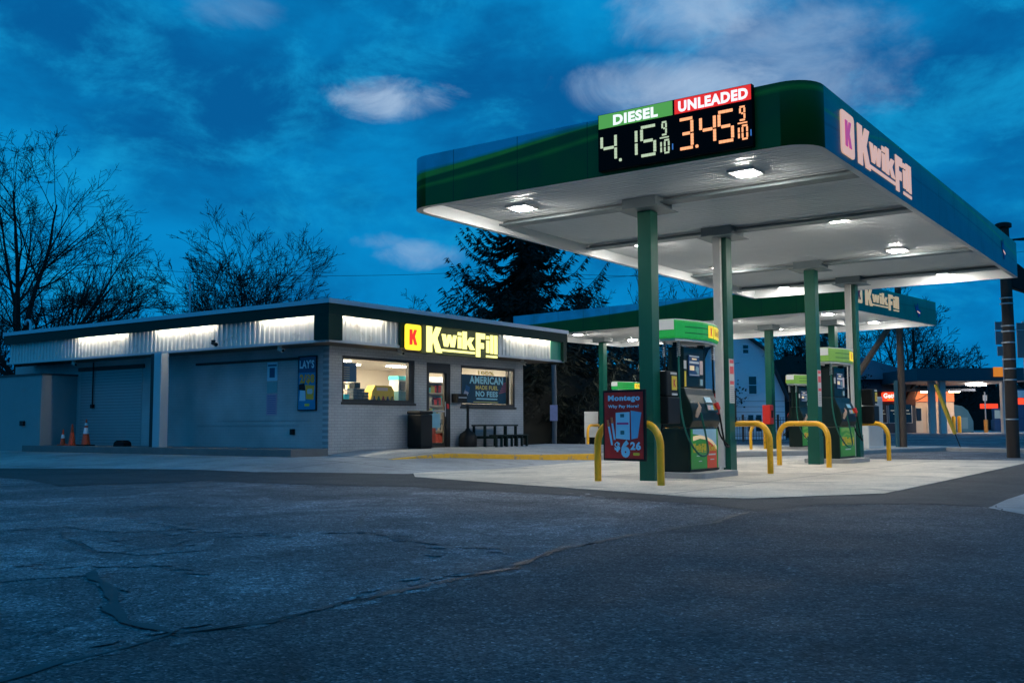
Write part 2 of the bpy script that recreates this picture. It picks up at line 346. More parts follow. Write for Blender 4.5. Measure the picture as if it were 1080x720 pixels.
# apron by the store, pump pad
ap = [g2(*p) for p in top[:7]]+[g2(600, 486), (4.2, 27.2), (-.5, 27.2), tuple(OS+U*.3+V*.2), tuple(OS+U*.1+V*14), (-24, 36), (-24, 29)]
sheet('concrete_apron', ap, M['apron'], .010)
pad = [g2(520, 495.3), g2(436, 499.3), g2(437.5, 503.3), g2(540, 511), g2(640, 518), g2(733, 525.2), g2(793, 526.3), g2(933, 521), g2(1000, 506.8), g2(1085, 488)]
pad += [g2(1090, 486), g2(1000, 485.3), g2(920, 484.5), (9.2, 29.8), (2.3, 25.0)]
sheet('concrete_pump_pad', pad, M['concrete'], .014)
sheet('concrete_pad_far', [(5.0, 30.4), (9.5, 30.8), (17.5, 36.4), (17.5, 41), (4, 48), (-1, 42)], M['concrete'], .012)
# street across
sheet('street', [(-60, 52), (8, 46), (17, 39.8), (26, 38.5), (60, 40), (120, 60), (120, 64), (40, 62), (10, 70), (-60, 75)], M['asphalt'], .004)
sheet('far_forecourt', [(16, 71), (60, 66), (90, 66), (90, 110), (16, 110)], M['apron'], .004)
# cracks (tar sealed)
def ribbon(mb, pts, w, seed):
    rr = random.Random(seed); P = jag([Vector(p) for p in pts], .035, .16, seed); n = len(P); L_ = []; R_ = []
    for i, p in enumerate(P):
        a = Vector(P[max(0, i-1)]); b = Vector(P[min(n-1, i+1)]); d = (b-a).normalized() if (b-a).length > 0 else Vector((1, 0)); q = Vector((-d.y, d.x))
        ww = w*.95*rr.uniform(.25, 1.25)*(.25 if i in (0, n-1) else 1)
        for s_, lst in ((1, L_), (-1, R_)):
            z = Vector(p)+q*ww*.5*s_*rr.uniform(.7, 1.2); lst.append((z.x, z.y, hz(z.x, z.y)+.0085))
    vs = L_+R_; mb.add(vs, [(i, n+i, n+i+1, i+1) for i in range(n-1)])
cr = MB()
for i, (w, pts) in enumerate([(.05, seam), (.03, seam[2:9]),
      (.075, [(95, 602), (105, 610), (115, 635), (120, 650), (150, 662), (170, 668), (190, 673)]),
      (.02, [(0, 682), (30, 672), (60, 662), (115, 648)]),
      (.025, [(0, 550), (75, 545), (150, 537), (240, 527), (320, 517), (350, 515)]),
      (.02, [(60, 550), (160, 552), (200, 560), (215, 567), (280, 565), (320, 557), (375, 560), (450, 572), (540, 580)]),
      (.02, [(215, 567), (175, 577), (100, 585), (60, 560)]), (.05, [(390, 537), (380, 548), (372, 556)]),
      (.02, [(540, 598), (560, 592), (592, 578), (610, 572)]), (.025, [(300, 512), (420, 516), (560, 522)]),
      (.015, [(960, 532), (1000, 535), (1045, 537), (1090, 548)]), (.02, [(1042, 536), (1052, 533), (1057, 540), (1070, 545)]),
      (.015, [(620, 640), (700, 625), (760, 628), (860, 610)]), (.012, [(0, 590), (40, 588), (120, 592), (180, 600), (230, 603)])]):
    ribbon(cr, [g2(*p) for p in pts], w, 20+i)
tag(cr.build('tar_crack_seal', M['tar']), kind='structure')
def broken(mb, pts, w, seed, keep=.6):
    rr = random.Random(seed); P = jag([Vector(p) for p in pts], .05, .14, seed); n = len(P); on = True
    for i in range(n-1):
        if rr.random() < .12: on = rr.random() < keep
        if not on: continue
        a, b = Vector(P[i]), Vector(P[i+1]); d = (b-a).normalized() if (b-a).length > 0 else Vector((1, 0)); q = Vector((-d.y, d.x)); o = q*rr.gauss(0, w*.4)
        pts_ = []
        for k in range(7):
            t_ = 6.283*k/7; c = (a+b)/2+o+d*math.cos(t_)*rr.uniform(.05, .12)+q*math.sin(t_)*w*rr.uniform(.08, .30); pts_.append((c.x, c.y, hz(c.x, c.y)+.0062))
        mb.add(pts_, [tuple(range(7))])
pe = MB()
for i, (w, pts) in enumerate([(.22, seam[1:7]), (.30, [(0, 552), (60, 548), (150, 548), (215, 562), (280, 565), (320, 557), (375, 560), (450, 572), (540, 580)]), (.2, [(0, 598), (60, 600), (120, 598), (180, 600), (235, 604)]),
      (.25, [(80, 568), (140, 580), (215, 575)]), (.16, [(340, 640), (400, 622), (470, 608), (560, 594)]), (.2, [(600, 520), (640, 526), (720, 533), (800, 541)]), (.12, [(110, 615), (118, 640), (135, 655)]), (.3, [(280, 605), (330, 600), (400, 590), (470, 588)])]):
    broken(pe, [g2(*p) for p in pts], w, 60+i)
tag(pe.build('bleached_asphalt_edges', M['asphalt_worn']), kind='structure')
# sidewalk in front of the store (ramps from flush at the left to 0.12 above the lot)
def zside(x, y):
    q = Vector((x, y))-OS; a = q.dot(U); b = q.dot(V); r = sm((a+.5)/1.7)
    return r*(.33-.125*sm((-b-1.2)/3.2))+(1-r)*(hz(x, y)+.013)
kl = [G(*p).to_2d() for p in [(415, 484), (440, 483.2), (475, 482), (520, 481), (580, 479.8), (632, 479)]]
def L2W(a, b): return tuple(OS+U*a+V*b)
def inset(pts, w):
    o = []
    for i, p in enumerate(pts):
        d = (pts[min(i+1, len(pts)-1)]-pts[max(i-1, 0)]).normalized(); o.append(tuple(p+Vector((-d.y, d.x))*w))
    return o
sheet('sidewalk', inset(kl, .1)+[L2W(9.7, -2.3), L2W(9.7, .3), L2W(7.97, 0), L2W(0, 0)], M['apron'], 0, zside, .2)
def kerb(name, pts, m, w=.15, h=.13, zb=None):
    mb = MB(); n = len(pts); vs = []
    for i, p in enumerate(pts):
        a = Vector(pts[max(0, i-1)]); b = Vector(pts[min(n-1, i+1)]); d = (b-a).normalized(); q = Vector((-d.y, d.x))
        zt = (zb(p) if zb else hz(p[0], p[1])+h)
        for o, z in ((0, -.05+hz(p[0], p[1])), (.012, zt-.02), (.03, zt), (w, zt), (w, -.05+hz(p[0], p[1]))):
            c = Vector(p)+q*o; vs.append((c.x, c.y, z))
    fs = [(i*5+k, (i+1)*5+k, (i+1)*5+k+1, i*5+k+1) for i in range(n-1) for k in range(4)]+[(4, 3, 2, 1, 0), tuple((n-1)*5+k for k in range(5))]
    mb.add(vs, fs); return tag(mb.build(name, m), kind='structure')
def dens(pts, st=.4):
    o = []
    for i in range(len(pts)-1):
        a, b = Vector(pts[i]), Vector(pts[i+1]); n = max(1, int((b-a).length/st)); o += [a+(b-a)*k/n for k in range(n)]
    return o+[Vector(pts[-1])]
kerb('yellow_kerb', dens(kl), M['ykerb'], .16, zb=lambda p: zside(p[0], p[1])+.006)
kr = [kl[-1]]+[G(*p).to_2d() for p in [(700, 480.5), (760, 481), (820, 480.5), (905, 479.3), (940, 477.5), (998, 475.5), (1080, 477.5), (1150, 479)]]
kerb('kerb', dens(kr), M['kerb'], .5, .13)
wk = [Vector((p.x, p.y+.5)) for p in kr]
tag(sheet('grass_verge', [tuple(x) for x in [(-22, 47), (-14, 42), (-.5, 28.6), (1.0, 28.2), (-.5, 40), (-4, 50), (-20, 60)]], mat('winter_grass', (.03, .035, .02), .95, var=.4, vscale=2), .008))
# ------------------------------------------------------------------ canopy
def fascia_mat(name, front):
    """printed fascia sheets: UV.x metres along the outline, UV.y 0..1 up"""
    m = bpy.data.materials.new(name); m.use_nodes = True; nt = m.node_tree; N = nt.nodes; L = nt.links; b = N['Principled BSDF']
    uv = N.new('ShaderNodeUVMap'); sp = N.new('ShaderNodeSeparateXYZ'); L.new(uv.outputs[0], sp.inputs[0]); x, y = sp.outputs[0], sp.outputs[1]
    def curve(pts, scale):
        n = N.new('ShaderNodeFloatCurve'); c = n.mapping.curves[0]
        while len(c.points) < len(pts): c.points.new(.5, .5)
        for p, (a, v) in zip(c.points, pts): p.location = (a/scale, v); p.handle_type = 'AUTO'
        n.mapping.update()
        d = N.new('ShaderNodeMath'); d.operation = 'DIVIDE'; d.inputs[1].default_value = scale; L.new(x, d.inputs[0]); L.new(d.outputs[0], n.inputs['Value']); return n.outputs[0]
    def step(cv, w=.03):
        s = N.new('ShaderNodeMath'); s.operation = 'SUBTRACT'; L.new(y, s.inputs[0]); L.new(cv, s.inputs[1])
        r = N.new('ShaderNodeMapRange'); r.inputs['From Min'].default_value = -w; r.inputs['From Max'].default_value = w; L.new(s.outputs[0], r.inputs['Value']); return r.outputs['Result']
    def band(cv, w, amp=1.):
        s = N.new('ShaderNodeMath'); s.operation = 'SUBTRACT'; L.new(y, s.inputs[0]); L.new(cv, s.inputs[1])
        a = N.new('ShaderNodeMath'); a.operation = 'ABSOLUTE'; L.new(s.outputs[0], a.inputs[0])
        r = N.new('ShaderNodeMapRange'); r.inputs['From Min'].default_value = 0; r.inputs['From Max'].default_value = w; r.inputs['To Min'].default_value = amp; r.inputs['To Max'].default_value = 0; L.new(a.outputs[0], r.inputs['Value']); return r.outputs['Result']
    def mix(f, a, c):
        n = N.new('ShaderNodeMix'); n.data_type = 'RGBA'; L.new(f, n.inputs[0])
        if isinstance(a, tuple): n.inputs[6].default_value = (*a, 1)
        else: L.new(a, n.inputs[6])
        n.inputs[7].default_value = (*c, 1); return n.outputs[2]
    S = 16
    pts, cols = front
    base = cols['base']; cur = base
    for kind, cv, w, c in pts:
        k = curve(cv, S); cur = mix(step(k, w) if kind == 'step' else band(k, w), cur, c)
    # seams between the printed sheets
    dv = N.new('ShaderNodeMath'); dv.operation = 'DIVIDE'; dv.inputs[1].default_value = 1.22; L.new(x, dv.inputs[0]); fr_ = N.new('ShaderNodeMath'); fr_.operation = 'FRACT'; L.new(dv.outputs[0], fr_.inputs[0])
    lt = N.new('ShaderNodeMath'); lt.operation = 'LESS_THAN'; lt.inputs[1].default_value = .012; L.new(fr_.outputs[0], lt.inputs[0]); dm = N.new('ShaderNodeMath'); dm.operation = 'MULTIPLY'; dm.inputs[1].default_value = .6; L.new(lt.outputs[0], dm.inputs[0])
    cur = mix(dm.outputs[0], cur, (.004, .01, .008))
    gn = N.new('ShaderNodeTexNoise'); gn.inputs['Scale'].default_value = 1.6; gn.inputs['Detail'].default_value = 8; gt = N.new('ShaderNodeTexCoord'); L.new(gt.outputs['Object'], gn.inputs['Vector']); gm = N.new('ShaderNodeMapRange'); gm.inputs['From Min'].default_value = .45; gm.inputs['From Max'].default_value = .75; gm.inputs['To Max'].default_value = .35; L.new(gn.outputs['Fac'], gm.inputs['Value'])
    cur = mix(gm.outputs['Result'], cur, (.03, .035, .03))
    L.new(cur, b.inputs['Base Color']); b.inputs['Roughness'].default_value = .42; b.inputs['Specular IOR Level'].default_value = .3
    n = N.new('ShaderNodeTexNoise'); n.inputs['Scale'].default_value = 2; tc = N.new('ShaderNodeTexCoord'); L.new(tc.outputs['Object'], n.inputs[0])
    bp = N.new('ShaderNodeBump'); bp.inputs['Strength'].default_value = .15; bp.inputs['Distance'].default_value = .02; L.new(n.outputs[0], bp.inputs['Height']); L.new(bp.outputs[0], b.inputs['Normal'])
    return m
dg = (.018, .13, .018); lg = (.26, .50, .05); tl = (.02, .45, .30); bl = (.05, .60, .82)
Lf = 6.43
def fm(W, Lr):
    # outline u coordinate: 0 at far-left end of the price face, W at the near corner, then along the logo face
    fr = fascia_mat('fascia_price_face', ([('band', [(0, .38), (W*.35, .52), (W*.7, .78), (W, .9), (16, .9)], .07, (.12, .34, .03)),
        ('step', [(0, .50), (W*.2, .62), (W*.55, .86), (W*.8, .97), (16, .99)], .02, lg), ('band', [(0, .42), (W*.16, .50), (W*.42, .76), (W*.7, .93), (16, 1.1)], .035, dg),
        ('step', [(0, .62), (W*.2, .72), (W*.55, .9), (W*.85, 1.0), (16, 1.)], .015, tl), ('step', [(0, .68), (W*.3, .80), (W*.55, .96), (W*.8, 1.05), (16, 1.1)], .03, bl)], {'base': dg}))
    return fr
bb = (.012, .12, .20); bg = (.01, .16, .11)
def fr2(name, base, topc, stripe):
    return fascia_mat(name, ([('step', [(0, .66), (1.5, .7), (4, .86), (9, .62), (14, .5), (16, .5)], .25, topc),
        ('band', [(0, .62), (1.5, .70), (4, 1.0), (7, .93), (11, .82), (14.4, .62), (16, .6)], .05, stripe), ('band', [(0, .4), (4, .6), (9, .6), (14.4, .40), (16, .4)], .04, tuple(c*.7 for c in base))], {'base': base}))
KP = [(0,0),(.38,0),(.38,.30),(.46,.40),(.64,0),(1.06,0),(.72,.56),(1.0,1),(.62,1),(.38,.64),(.38,1),(0,1)]
WP = [(0,1),(.27,1),(.33,.48),(.41,1),(.61,1),(.69,.48),(.76,1),(1,1),(.86,0),(.60,0),(.51,.5),(.42,0),(.16,0)]
FP_ = [(0,0),(.46,0),(.46,.36),(.86,.36),(.86,.60),(.46,.60),(.46,.76),(1,.76),(1,1),(0,1)]
kP = [(0,0),(.36,0),(.36,.22),(.44,.30),(.64,0),(1.06,0),(.72,.40),(1.0,.70),(.62,.70),(.36,.44),(.36,1),(0,1)]
def letters_kwikfill(fc, a0, a1, b0, b1, d, e, parent, m, name='logo_letters', bold=.03):
    w = a1-a0; h = b1-b0; mb = MB(); X = lambda t: a0+t*w; Y = lambda t: b0+t*h
    def pl(pts, x0, x1, y0, y1): fc.poly(mb, [(X(x0+(x1-x0)*p), Y(y0+(y1-y0)*q)) for p, q in pts], d-.012, d)
    def rc(x0, x1, y0, y1): fc.rect(mb, X(x0), X(x1), Y(y0), Y(y1), d-.012, d)
    pl(KP, 0, .195, .03, 1); pl(WP, .20, .405, .29, .76); rc(.420, .472, .27, .72); rc(.420, .472, .77, .90); pl(kP, .487, .655, .26, .95)
    pl(FP_, .68, .815, 0, .96); rc(.832, .878, .20, .70); rc(.832, .878, .75, .88); rc(.893, .938, .18, .93); rc(.953, 1, .17, .93)
    rc(.175, .665, .10, .185); rc(.83, 1, .02, .10)
    return mb.build(name, m, parent)
def badge(fc, a0, a1, b0, b1, d, parent, my, mr, name='logo_badge'):
    mb = MB(); fc.rrect(mb, a0, a1, b0, b1, d-.02, d, min(a1-a0, b1-b0)*.12); o = mb.build(name, my, parent)
    mb = MB(); w = a1-a0; h = b1-b0; fc.poly(mb, [(a0+w*(.26+.46*p), b0+h*(.2+.6*q)) for p, q in KP], d, d+.008); mb.build('letter', mr, o); return o
def seven(fc, mb, ch, a0, a1, b0, b1, d, t):
    seg = {'0': 'abcdef', '1': 'bc', '3': 'abgcd', '4': 'fgbc', '5': 'afgcd', '9': 'abfgcd'}[ch]
    m_ = (b0+b1)/2; q = t*.25
    def bar(x0, x1, y0, y1, k=4):   # each bar a row of led blocks
        if abs(x1-x0) > abs(y1-y0):
            for i in range(k): fc.rect(mb, x0+(x1-x0)*(i+.05)/k, x0+(x1-x0)*(i+.95)/k, y0, y1, d, d+.008)
        else:
            for i in range(k): fc.rect(mb, x0, x1, y0+(y1-y0)*(i+.05)/k, y0+(y1-y0)*(i+.95)/k, d, d+.008)
    if 'a' in seg: bar(a0+q, a1-q, b1-t, b1)
    if 'g' in seg: bar(a0+t+q, a1-t-q, m_-t/2, m_+t/2)
    if 'd' in seg: bar(a0+q, a1-q, b0, b0+t)
    if 'f' in seg: bar(a0, a0+t, m_+q, b1-t-q)
    if 'b' in seg: bar(a1-t, a1, m_+q, b1-t-q)
    if 'e' in seg: bar(a0, a0+t, b0+t+q, m_-q)
    if 'c' in seg: bar(a1-t, a1, b0+t+q, m_-q)
def canopy(name, loc, rz, Lx, Wy, zb, zt, mats, cols, fix, beams, label, rad=.42, lampm=None):
    t = empty(name, (loc[0], loc[1], 0), rz, label, 'canopy', 'fuel canopies')
    # outline, counter clockwise from above, with rounded corners; u runs from (0,Wy) along x=0 to (0,0) and on along y=0
    def corner(cx, cy, a0, a1, r, n=8): return [(cx+r*math.cos(R(a0+(a1-a0)*k/n)), cy+r*math.sin(R(a0+(a1-a0)*k/n))) for k in range(n+1)]
    out = corner(rad, Wy-rad, 90, 180, rad)+corner(rad, rad, 180, 270, rad)+corner(Lx-.12, .12, 270, 360, .12)+corner(Lx-.12, Wy-.12, 0, 90, .12)
    n = len(out)
    def ring(off):
        r = []
        for i in range(n):
            a = Vector(out[i-1]); b = Vector(out[(i+1) % n]); d = (b-a).normalized(); q = Vector((-d.y, d.x)); r.append(Vector(out[i])+q*off)
        return r
    bm = bmesh.new(); uvl = bm.loops.layers.uv.new('UVMap'); cum = [0]
    for i in range(n): cum.append(cum[-1]+(Vector(out[(i+1) % n])-Vector(out[i])).length)
    half = cum[n//2-9]  # index where the logo face begins
    prof = [(0, zt, 1), (0, zb, 0), (.10, zb, 0), (.10, zb+.20, 0)]
    rings = [[bm.verts.new((p.x, p.y, z)) for p in ring(o)] for o, z, _ in prof]
    for k in range(3):
        for i in range(n):
            j = (i+1) % n
            f = bm.faces.new((rings[k][i], rings[k+1][i], rings[k+1][j], rings[k][j])) if k >= 0 else None
            for l, (uu, vv) in zip(f.loops, ((cum[i], prof[k][2]), (cum[i], prof[k+1][2]), (cum[i+1], prof[k+1][2]), (cum[i+1], prof[k][2]))): l[uvl].uv = (uu if i < 17 else uu-cum[17], vv)
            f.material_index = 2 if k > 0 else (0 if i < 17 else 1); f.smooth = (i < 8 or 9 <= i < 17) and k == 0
    me = bpy.data.meshes.new('fascia'); bm.to_mesh(me); bm.free()
    for m_ in mats: me.materials.append(m_)
    o = bpy.data.objects.new('fascia', me); COL.objects.link(o); o.parent = t
    # roof deck
    mb = MB(); mb.prism([(p.x, p.y) for p in ring(.05)], zt-.10, zt-.06); mb.build('roof_deck', M['asphalt_roof'], t)
    # soffit of ribbed pans running across
    zd = zb+.20; mb = MB(); x = .13
    while x < Lx-.15:
        w = min(.30, Lx-.13-x); y0, y1 = .104, Wy-.104
        if x < rad: y0 += (rad-x)*.6; y1 -= (rad-x)*.6
        mb.box(x+.008, x+w-.008, y0, y1, zd, zd+.03); 
        mb.box(x+.08, x+.09, y0, y1, zd-.007, zd); mb.box(x+.20, x+.21, y0, y1, zd-.007, zd)
        x += .30
    mb.box(.15, Lx-.15, .35, Wy-.35, zd+.032, zd+.05); mb.build('soffit', M['soffit'], t)
    for bx in beams:
        mb = MB(); mb.box(bx-.14, bx+.14, .11, Wy-.11, zb+.11, zb+.135); mb.box(bx-.012, bx+.012, .11, Wy-.11, zb+.135, zd-.013); mb.build('beam', M['beam'], t)
    return t
def add_column(t, x, y, h, pipe=False, base=True, hb=None, z0=0.):
    a, b = .14*.9+.0, .135*.9
    mb = MB(); mb.box(x-a, x+a, y-b, y+b, z0, h-.02); c = mb.build('column', M['green'], t, bevel=.006)
    mb = MB(); mb.box(x-a-.012, x+a+.012, y-b-.012, y+b+.012, z0, z0+.62); mb.box(x-a-.02, x+a+.02, y-b-.02, y+b+.02, z0+.62, z0+.635); mb.build('base_cover', M['green'], c)
    mb = MB(); mb.box(x-.30, x+.30, y-.30, y+.30, h, h+.20); mb.box(x-.38, x+.38, y-.38, y+.38, h-.012, h); mb.build('capital_box', M['beam'], c)
    if pipe:
        mb = MB(); mb.box(x-a-.085, x-a-.003, y-.03, y+b-.01, z0+.12, h-.02); mb.tube([(x-a-.045, y+.03, z0+.14), (x-a-.10, y+.03, z0+.02)], .04, 8); mb.build('downspout', M['dirty_white'], c)
    return c
def add_fixture(t, x, y, z, first=[None]):
    mb = MB(); mb.box(x-.21, x+.21, y-.21, y+.21, z+.0, z+.045); f = mb.build('canopy_light', M['white'], t, bevel=.01)
    mb = MB(); mb.box(x-.125, x+.125, y-.125, y+.125, z-.022, z-.002); mb.build('lens', M['lamp'], f, bevel=.02)
    return f
ZB, ZT = 4.38, 5.205
mats1 = [fm(6.43, 14.4), fr2('fascia_logo_face_sky_tint', (.012, .20, .29), (.02, .36, .26), (.08, .48, .16)), M['soffit']]  # teal-blue base paints the dusk sky's reflection into the logo face
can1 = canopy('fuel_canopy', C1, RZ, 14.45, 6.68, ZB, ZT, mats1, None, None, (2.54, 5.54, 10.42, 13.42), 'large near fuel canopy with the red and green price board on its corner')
cols1 = [add_column(can1, cx, 3.65, 4.41, pipe=i in (1, 3)) for i, cx in enumerate((2.54, 5.54, 10.42, 13.42))]
for x in (1.66, 5.79, 9.75, 13.7):
    for y in (1.57, 5.55): add_fixture(can1, x, y, 4.54)
M['pale_decal'] = mat('lit_cream_decal', (.70, .50, .40), .45, emit=(.80, .46, .34), es=.75, var=.05)  # pale because it glows: logo letters and badge emit as backlit signs
M['pink_decal'] = mat('lit_magenta_decal', (.50, .05, .22), .45, emit=(.60, .08, .30), es=.6, var=.05)
M['cream_decal'] = mat('cream_decal', (.80, .62, .36), .45, emit=(.80, .55, .28), es=.5, var=.04)
M['crimson_decal'] = mat('crimson_decal', (.45, .03, .08), .45, var=.04)
M['blue_decal'] = mat('blue_emblem_decal', (.02, .05, .30), .45, var=.04)
f1 = Face((0, 0, 0), (1, 0, 0))           # logo face, outward -y
badge(f1, 1.05, 1.60, 4.47, 5.06, .022, can1, M['pale_decal'], M['pink_decal'])
letters_kwikfill(f1, 1.80, 4.62, 4.47, 5.05, .012, 0, can1, M['pale_decal'], bold=.035)
def emblem(fc, a, b, s, d, parent):
    mb = MB(); fc.poly(mb, [(a-s*.5, b+s*.35), (a-s*.2, b+s*.15), (a, b+s*.45), (a+s*.12, b+s*.1), (a+s*.5, b), (a+s*.35, b-s*.3), (a+s*.05, b-s*.45), (a-s*.1, b-.2*s), (a-s*.35, b)], d-.01, d)
    o = mb.build('bird_emblem', M['blue_decal'], parent); mb = MB(); fc.poly(mb, [(a-s*.15, b-.02), (a+s*.3, b-s*.12), (a+s*.28, b-s*.2), (a-s*.1, b-s*.12)], d, d+.006); mb.build('stripe', M['pale_decal'], o)
emblem(f1, 12.6, 4.80, .5, .012, can1)
# price board
ps = empty('price_sign', (C1.x, C1.y, 0), RZ, 'lit black price board reading diesel 4.15 and unleaded 3.45 on the canopy', 'price sign')
fp = Face((0, 3.02, 4.425), (0, -1, 0))     # right = -y, out = -x
W_, H_ = 2.27, .805
mb = MB(); fp.rect(mb, 0, W_, 0, H_, .004, .09); mb.build('cabinet', mat('black_sign_cabinet', (.005, .005, .005), .6, var=.1, spec=.08), ps, bevel=.006)
def sfix(f, k=1.18): return f*k/(f*k+1-f)*W_
def tt(t): return H_*(1-t)
mg = mat('lit_green_header', (.05, .2, .04), .5, emit=(.09, .36, .07), es=.9, var=.1); mr_ = mat('lit_red_header', (.4, .01, .01), .5, emit=(.85, .028, .02), es=.9, var=.1)
mw = mat('lit_white_lettering', (.8, .8, .8), .5, emit=(1, 1, .98), es=.95, var=0)
mb = MB(); fp.rect(mb, sfix(.006), sfix(.468), tt(.255), tt(.012), .09, .097); h1 = mb.build('diesel_header', mg, ps)
mb = MB(); fp.text(mb, 'DIESEL', sfix(.095), sfix(.375), tt(.235), tt(.05), .10, .05); mb.build('lettering', mw, h1)
mb = MB(); fp.rect(mb, sfix(.482), sfix(.995), tt(.255), tt(.012), .09, .097); h2 = mb.build('unleaded_header', mr_, ps)
mb = MB(); fp.text(mb, 'UNLEADED', sfix(.507), sfix(.975), tt(.235), tt(.05), .10, .05); mb.build('lettering', mw, h2)
md = mat('lit_green_led_digits', (.1, .1, .1), .5, emit=(.50, .62, .42), es=1.0, var=0); mu = mat('lit_orange_led_digits', (.1, .1, .1), .5, emit=(1, .40, .17), es=1.25, var=0)
def price(digs, xs, nine, m, dot):
    def one(f, nm='price_digit'): mb = MB(); f(mb); return mb.build(nm, m, ps)
    for ch, (x0, x1) in zip(digs, xs): one(lambda mb: seven(fp, mb, ch, sfix(x0), sfix(x1), tt(.88), tt(.345), .092, .038))
    a = sfix(dot); one(lambda mb: fp.rrect(mb, a-.02, a+.02, tt(.88), tt(.88)+.04, .092, .10, .012), 'decimal_point')
    x0, x1 = nine; one(lambda mb: seven(fp, mb, '9', sfix(x0+.012), sfix(x1-.012), tt(.575), tt(.335), .092, .022), 'fraction_digit')
    one(lambda mb: fp.rect(mb, sfix(x0), sfix(x1), tt(.62), tt(.60), .092, .10), 'fraction_bar')
    one(lambda mb: seven(fp, mb, '1', sfix(x0-.012), sfix(x0+.012), tt(.885), tt(.645), .092, .022), 'fraction_digit'); one(lambda mb: seven(fp, mb, '0', sfix(x0+.026), sfix(x1+.004), tt(.885), tt(.645), .092, .022), 'fraction_digit')
price('415', [(.016, .115), (.21, .243), (.262, .36)], (.385, .442), md, .136)
price('345', [(.51, .602), (.642, .752), (.765, .873)], (.90, .965), mu, .624)
for q in (.468, .992):
    mb = MB(); fp.rect(mb, sfix(q)-.012, sfix(q)+.002, tt(.84), tt(.74), .092, .098)
    mb.build('status_light', mat('dim_blue_led', (.1, .1, .2), .5, emit=(.05, .2, .6), es=.8, var=0), ps)
# ---- second canopy
A2 = R(42.5); RZ2 = math.pi/2-A2
C2 = Vector((10.25, 30.35)); L2, W2 = 7.2, 13.9
mats2 = [fascia_mat('fascia_price_face_far', ([('step', [(0, .45), (5, .6), (10, .93), (14, 1.05), (16, 1.1)], .02, (.03, .16, .03)), ('band', [(0, .35), (5, .5), (10, .78), (14, .95), (16, 1)], .04, dg), ('step', [(0, .5), (5, .66), (10, .97), (14, 1.08), (16, 1.1)], .02, bl)], {'base': dg})),
         fr2('fascia_logo_face_far', (.008, .26, .16), (.02, .34, .28), (.04, .45, .2)), M['soffit']]
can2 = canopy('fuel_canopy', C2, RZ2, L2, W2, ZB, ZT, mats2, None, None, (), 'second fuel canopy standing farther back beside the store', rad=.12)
cols2 = [add_column(can2, 4.7, y, 4.41, hb=None) for y in (2.75, 5.25, 10.5, 13.0)]
for y in (1.8, 5.6, 9.0, 12.4):
    for x in (2.3, 6.0): add_fixture(can2, x, y, 4.54)
f2 = Face((0, 0, 0), (1, 0, 0))
badge(f2, .35, .85, 4.62, 5.14, .022, can2, M['cream_decal'], M['crimson_decal']); letters_kwikfill(f2, 1.1, 3.75, 4.58, 5.12, .012, 0, can2, M['cream_decal'], bold=.035)
emblem(f2, 5.4, 4.78, .55, .012, can2)
# ------------------------------------------------------------------ islands, pumps
def world(c, rz, x, y): return Vector((c.x+x*math.cos(rz)-y*math.sin(rz), c.y+x*math.sin(rz)+y*math.cos(rz)))
def island(c, rz, cx, cy, lx, ly, h=.11):
    mb = MB(); fc = Face((0, 0, 0), (1, 0, 0), (0, 1, 0)); fc.rrect(mb, -lx/2, lx/2, -ly/2, ly/2, -.02, h, .10)
    o = mb.build('pump_island', M['kerb'], None, bevel=.012); w = world(c, rz, cx, cy); o.location = (w.x, w.y, 0); o.rotation_euler.z = rz; o['kind'] = 'structure'; return o
M['pumpb'] = mat('black_green_pump_paint', (.005, .016, .012), .36, var=.15, vscale=5, spec=.3)
M['pump_top'] = mat('green_valance', (.02, .26, .06), .35, emit=(.01, .30, .04), es=.5, var=.18, vscale=3)
M['pump_top2'] = mat('olive_valance', (.16, .30, .06), .35, emit=(.16, .34, .05), es=.35, var=.25, vscale=1.2)
M['ylit'] = mat('lit_yellow_valance_lettering', (.85, .62, .04), .4, emit=(.95, .66, .02), es=.7, var=0)
M['hoseg'] = mat('green_hose_rubber', (.01, .12, .08), .4, var=.1)
M['lcd'] = mat('grey_lcd_display', (.25, .33, .34), .2, emit=(.2, .3, .32), es=.25, var=.1)
M['cyan'] = mat('pale_cyan_print', (.42, .68, .78), .4, var=.15)
M['pinkp'] = mat('pale_pink_print', (.75, .55, .5), .5, var=.1)
M['navy'] = mat('dark_blue_print', (.02, .06, .16), .35, var=.2)
def text_part(fc, st, a0, a1, b0, b1, d, m, parent, bold=.02, name='lettering'):
    mb = MB(); fc.text(mb, st, a0, a1, b0, b1, d, bold); return mb.build(name, m, parent)
